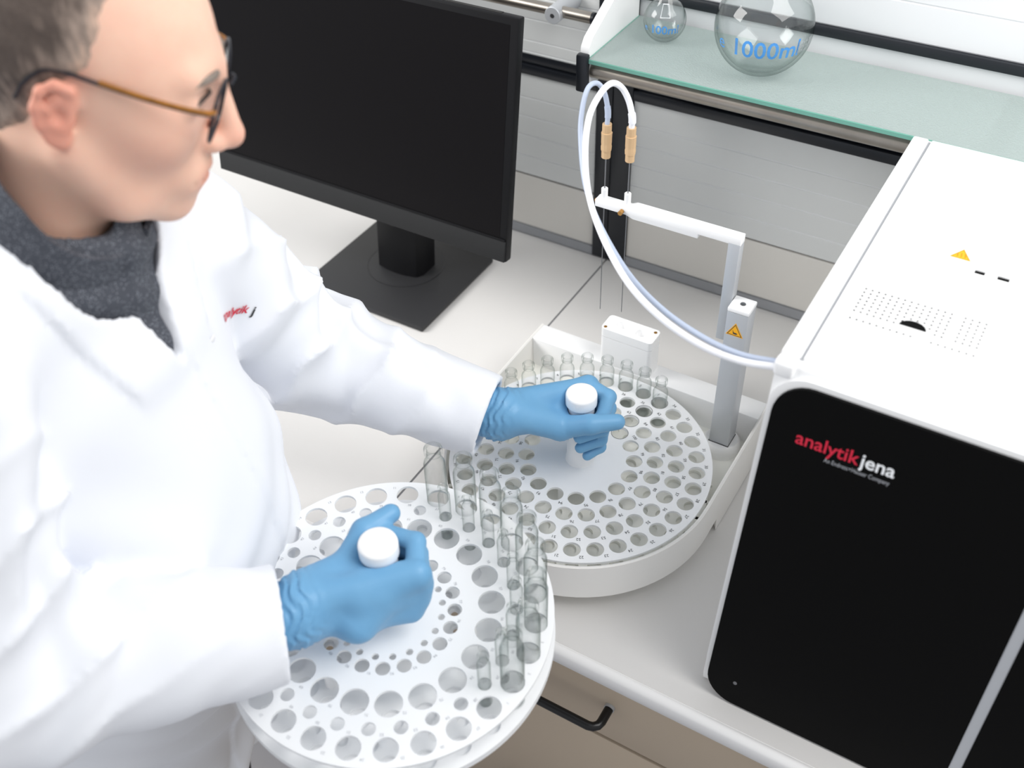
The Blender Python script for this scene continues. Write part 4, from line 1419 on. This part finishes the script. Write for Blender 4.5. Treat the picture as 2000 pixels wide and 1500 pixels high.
# fold-down collar: a leaf swept round the neck, open at the front
cg = G(); rows = []
NA = 44
ctr = NKB + TU * 0.054 + TF * 0.010
cu_up = unit(TU + TF * 0.72)
cf = unit(TF - cu_up * (TF @ cu_up)); cl = np.cross(cu_up, cf)
for i in range(NA + 1):
    a = math.radians(14) + (2 * math.pi - math.radians(28)) * i / NA
    dirv = cf * math.cos(a) + cl * math.sin(a)
    fr_ = max(0, math.cos(a))
    top = ctr + dirv * (0.0655 + 0.006 * fr_) + cu_up * (0.034 - 0.020 * fr_)
    out = ctr + dirv * (0.0700 + 0.006 * fr_) + cu_up * (0.037 - 0.022 * fr_)
    bot = ctr + dirv * (0.084 + 0.018 * fr_ ** 3) + cu_up * (-0.010 - 0.042 * fr_ ** 2)
    inn = ctr + dirv * (0.0630 + 0.004 * fr_) + cu_up * (-0.020 - 0.02 * fr_)
    bin_ = bot - dirv * 0.004 - cu_up * 0.002
    rows.append(len(cg.v)); cg.v += [tuple(inn), tuple(top), tuple(out), tuple(bot), tuple(bin_)]
for a, b in zip(rows, rows[1:]):
    for j in range(4):
        cg.f.append((a + j, a + j + 1, b + j + 1, b + j))
cg.f.append(tuple(rows[0] + j for j in (4, 3, 2, 1, 0))); cg.f.append(tuple(rows[-1] + j for j in range(5)))
part('collar', cg, 'shirt', shirt, sharp=60)

# lettering and snap fastener laid on the coat
from mathutils.bvhtree import BVHTree
cb = BASE[coat.name]
bvh = BVHTree.FromPolygons([tuple(v.co) for v in coat.data.vertices], [tuple(p.vertices) for p in coat.data.polygons])


def on_coat(l, tz, lift=0.0012):
    o = Vector(PEL + TF * 0.4 + TL * l + TU * tz) - cb
    hit = bvh.ray_cast(o, -Vector(TF))
    if hit[0] is None: return None
    return hit[0] + hit[1] * lift + cb


def coat_print(name, g, l0, t0, ang, m_):
    out = G(); ca, sa = math.cos(ang), math.sin(ang)
    ok = {}
    for i, p in enumerate(g.v):
        q = on_coat(l0 + p[0] * ca - p[1] * sa, t0 + p[0] * sa + p[1] * ca)
        if q is not None: ok[i] = len(out.v); out.v.append(tuple(q))
    out.f = [tuple(ok[i] for i in f_) for f_ in g.f if all(i in ok for i in f_)]
    if out.f: part(name, out, m_, coat, smooth=False)


coat_print('coat_lettering', text_geo('analytik', 0.0145, 0.02, 'LEFT'), 0.112, 0.436, -0.40, 'print_red')
coat_print('coat_lettering', text_geo('j', 0.0145, 0.02, 'LEFT'), 0.110 + 0.0145 * 3.2, 0.436 - 0.0145 * 1.50, -0.44, 'print')
q = on_coat(0.062, 0.455, 0.0002)
if q is not None:
    part('snap_fastener', G().lathe([(0, 0.0012), (0.003, 0.0012), (0.0045, 0.0006), (0.005, 0)], seg=18, mtx=frame(q, Vector(TL), Vector(TU), Vector(TF))), 'white', coat)


# ---- gloves
def hand_field(Q, wrist, elbow):
    """right hand closed round an upright knob at the origin; x forwards, y to the left, z up from the plate"""
    Q = Q - np.array([0, 0, 0.006], np.float32)
    d = cap(Q, wrist, elbow, 0.0285, 0.033)
    mcp = [(0.010, -0.0395, 0.0845), (0.0125, -0.0415, 0.0665), (0.008, -0.0405, 0.0480), (-0.001, -0.0375, 0.0315)]
    pip = [(0.0345, -0.0150, 0.0880), (0.0350, -0.0155, 0.0685), (0.0325, -0.0165, 0.0495), (0.0270, -0.0190, 0.0325)]
    dip = [(0.0250, 0.0185, 0.0840), (0.0255, 0.0190, 0.0650), (0.0245, 0.0185, 0.0465), (0.0245, 0.0140, 0.0285)]
    tip = [(0.0030, 0.0275, 0.0780), (-0.0020, 0.0285, 0.0600), (-0.0010, 0.0280, 0.0415), (0.0080, 0.0265, 0.0255)]
    rr = [(0.0112, 0.0096, 0.0086, 0.0074), (0.0114, 0.0097, 0.0087, 0.0075), (0.0108, 0.0093, 0.0082, 0.0071), (0.0098, 0.0083, 0.0074, 0.0064)]
    w = np.asarray(wrist)
    palm = None
    for i in range(4):
        a = w + np.array([0.012, -0.002, 0.016 - 0.011 * i])
        c = cap(Q, a, mcp[i], 0.0165, 0.0125)
        palm = c if palm is None else smin(palm, c, 0.014)
    th0 = w + np.array([0.022, 0.010, 0.012])
    tm = (-0.0260, 0.0240, 0.0740); ti = (0.0105, 0.0335, 0.0880); tt_ = (0.0430, 0.0290, 0.0880)
    palm = smin(palm, cap(Q, th0, tm, 0.0190, 0.0165), 0.016)
    palm = smin(palm, cap(Q, (-0.052, -0.018, 0.050), (-0.028, -0.022, 0.066), 0.0200, 0.0160), 0.016)
    web = smin(cap(Q, tm, (-0.0280, -0.0060, 0.0800), 0.0120, 0.0120), cap(Q, (-0.0280, -0.0060, 0.0800), mcp[0], 0.0120, 0.0115), 0.006)
    palm = smin(palm, web, 0.010)
    for zz in (0.042, 0.060, 0.076):
        palm = smin(palm, cap(Q, (-0.040, -0.012, zz), (-0.004, -0.030, zz), 0.0150, 0.0120), 0.010)
    d = smin(d, palm, 0.020)
    for i in range(4):
        fgr = cap(Q, mcp[i], pip[i], rr[i][0], rr[i][1])
        fgr = smin(fgr, cap(Q, pip[i], dip[i], rr[i][1], rr[i][2]), 0.004)
        fgr = smin(fgr, cap(Q, dip[i], tip[i], rr[i][2], rr[i][3]), 0.004)
        d = smin(d, fgr, 0.0016)
    th = cap(Q, tm, ti, 0.0150, 0.0122)
    th = smin(th, cap(Q, ti, tt_, 0.0122, 0.0100), 0.005)
    d = smin(d, th, 0.004)
    # wrinkles of the thin glove across the wrist and at the base of the thumb
    wd = unit(np.asarray(wrist) - np.asarray(elbow)).astype(np.float32)
    s = (Q - w.astype(np.float32)) @ wd
    env = np.exp(-((s - 0.004) / 0.017) ** 2)
    wob = np.sin(Q[:, 2] * 95 + Q[:, 1] * 140 + 1.0) + 0.6 * np.sin(Q[:, 2] * 260 - Q[:, 1] * 90)
    d = d - env * (0.0011 * np.sin(s * 640 + 60 * Q[:, 2] + 2.4 * wob) + 0.0007 * np.sin(s * 1130 - 110 * Q[:, 2] + 3.1 * wob))
    env2 = np.exp(-(np.linalg.norm(Q - np.array([-0.012, 0.030, 0.066], np.float32), axis=1) / 0.016) ** 2)
    d = d - 0.0008 * env2 * np.sin(Q[:, 0] * 1150 + Q[:, 2] * 420)
    # the knob itself stays clear
    rad = np.sqrt(Q[:, 0] ** 2 + Q[:, 1] ** 2)
    d = smax(d, -np.maximum(rad - 0.0171, Q[:, 2] - 0.14), 0.002)
    top = np.maximum(rad - 0.0200, 0.0915 - Q[:, 2])
    d = smax(d, -top, 0.002)
    return d


def glove(centre, up, wrist, elbow, left, mtname, label):
    up = unit(up); fw = np.asarray(centre) - np.asarray(wrist)
    fw = unit(fw - up * (fw @ up))
    lf = np.cross(up, fw) * (-1 if left else 1)      # mirrored for the left hand
    # turn the forearm a little so that it meets the palm beside the knob
    ca, sa = math.cos(math.radians(14)), math.sin(math.radians(14))
    f2 = fw * ca - lf * sa * -1; l2 = lf * ca + fw * sa * -1
    fw, lf = unit(f2), unit(l2)
    loc = lambda p: np.array([(np.asarray(p) - centre) @ fw, (np.asarray(p) - centre) @ lf, (np.asarray(p) - centre) @ up])
    w = loc(wrist); e = loc(np.asarray(wrist) + unit(np.asarray(elbow) - np.asarray(wrist)) * 0.06)
    g = surface(lambda Q: hand_field(Q, w, e), (-0.18, -0.10, 0.005), (0.065, 0.075, 0.20), 0.0021)
    o = G()
    o.v = [tuple(np.asarray(centre) + fw * p[0] + lf * p[1] + up * p[2]) for p in g.v]
    o.f = [tuple(reversed(q)) for q in g.f] if left else g.f
    return part('glove', o, mtname, man, sharp=180, label=label)


glove(np.array([SC.x, SC.y, 0.080]), (0, 0, 1), WRL, ELL, True, 'glove', 'blue nitrile glove on the left hand, closed round the knob of the sampler tray')
glove(np.array(HC), np.array(hn), WRR, ELR, False, 'glove', 'blue nitrile glove on the right hand, closed round the knob of the held tray')

# ---- trousers and shoes
def trouser_field(P):
    d = None
    for s in (-1, 1):
        hip = PEL + TL * (0.055 if s > 0 else 0.085) * s + np.array([-0.02, 0, -0.03])
        knee = hip + np.array([-0.04, 0.015 * s, -0.42])
        ank = knee + np.array([-0.02, 0.0, -0.385])
        c = smin(cap(P, hip, knee, 0.092, 0.070), cap(P, knee, ank, 0.070, 0.058), 0.02)
        c = c - 0.003 * np.sin(P[:, 2] * 60 + 30 * P[:, 0])
        d = c if d is None else smin(d, c, 0.03)
    return np.maximum(d, -0.845 - P[:, 2])


part('trousers', surface(trouser_field, (-0.40, -1.22, -0.88), (0.12, -0.70, 0.08), 0.010), 'trousers', man, sharp=180)
for s in (-1, 1):
    hip = PEL + TL * (0.055 if s > 0 else 0.085) * s + np.array([-0.02, 0, -0.03])
    ank = hip + np.array([-0.06, 0.015 * s, 0]); ank[2] = -0.86
    toe = ank + TF * 0.16; toe[2] = -0.872

    def shoe_field(P, ank=ank, toe=toe):
        heel = ank - TF * 0.045; heel[2] = -0.868
        d = smin(cap(P, heel, toe, 0.038, 0.036), cap(P, ank, ank + np.array([0.03, 0, 0.03]), 0.046), 0.03)
        return np.maximum(d, -0.899 - P[:, 2])
    part('shoe', surface(shoe_field, ank - 0.13, ank + 0.24, 0.006), 'shoe', man, sharp=180)
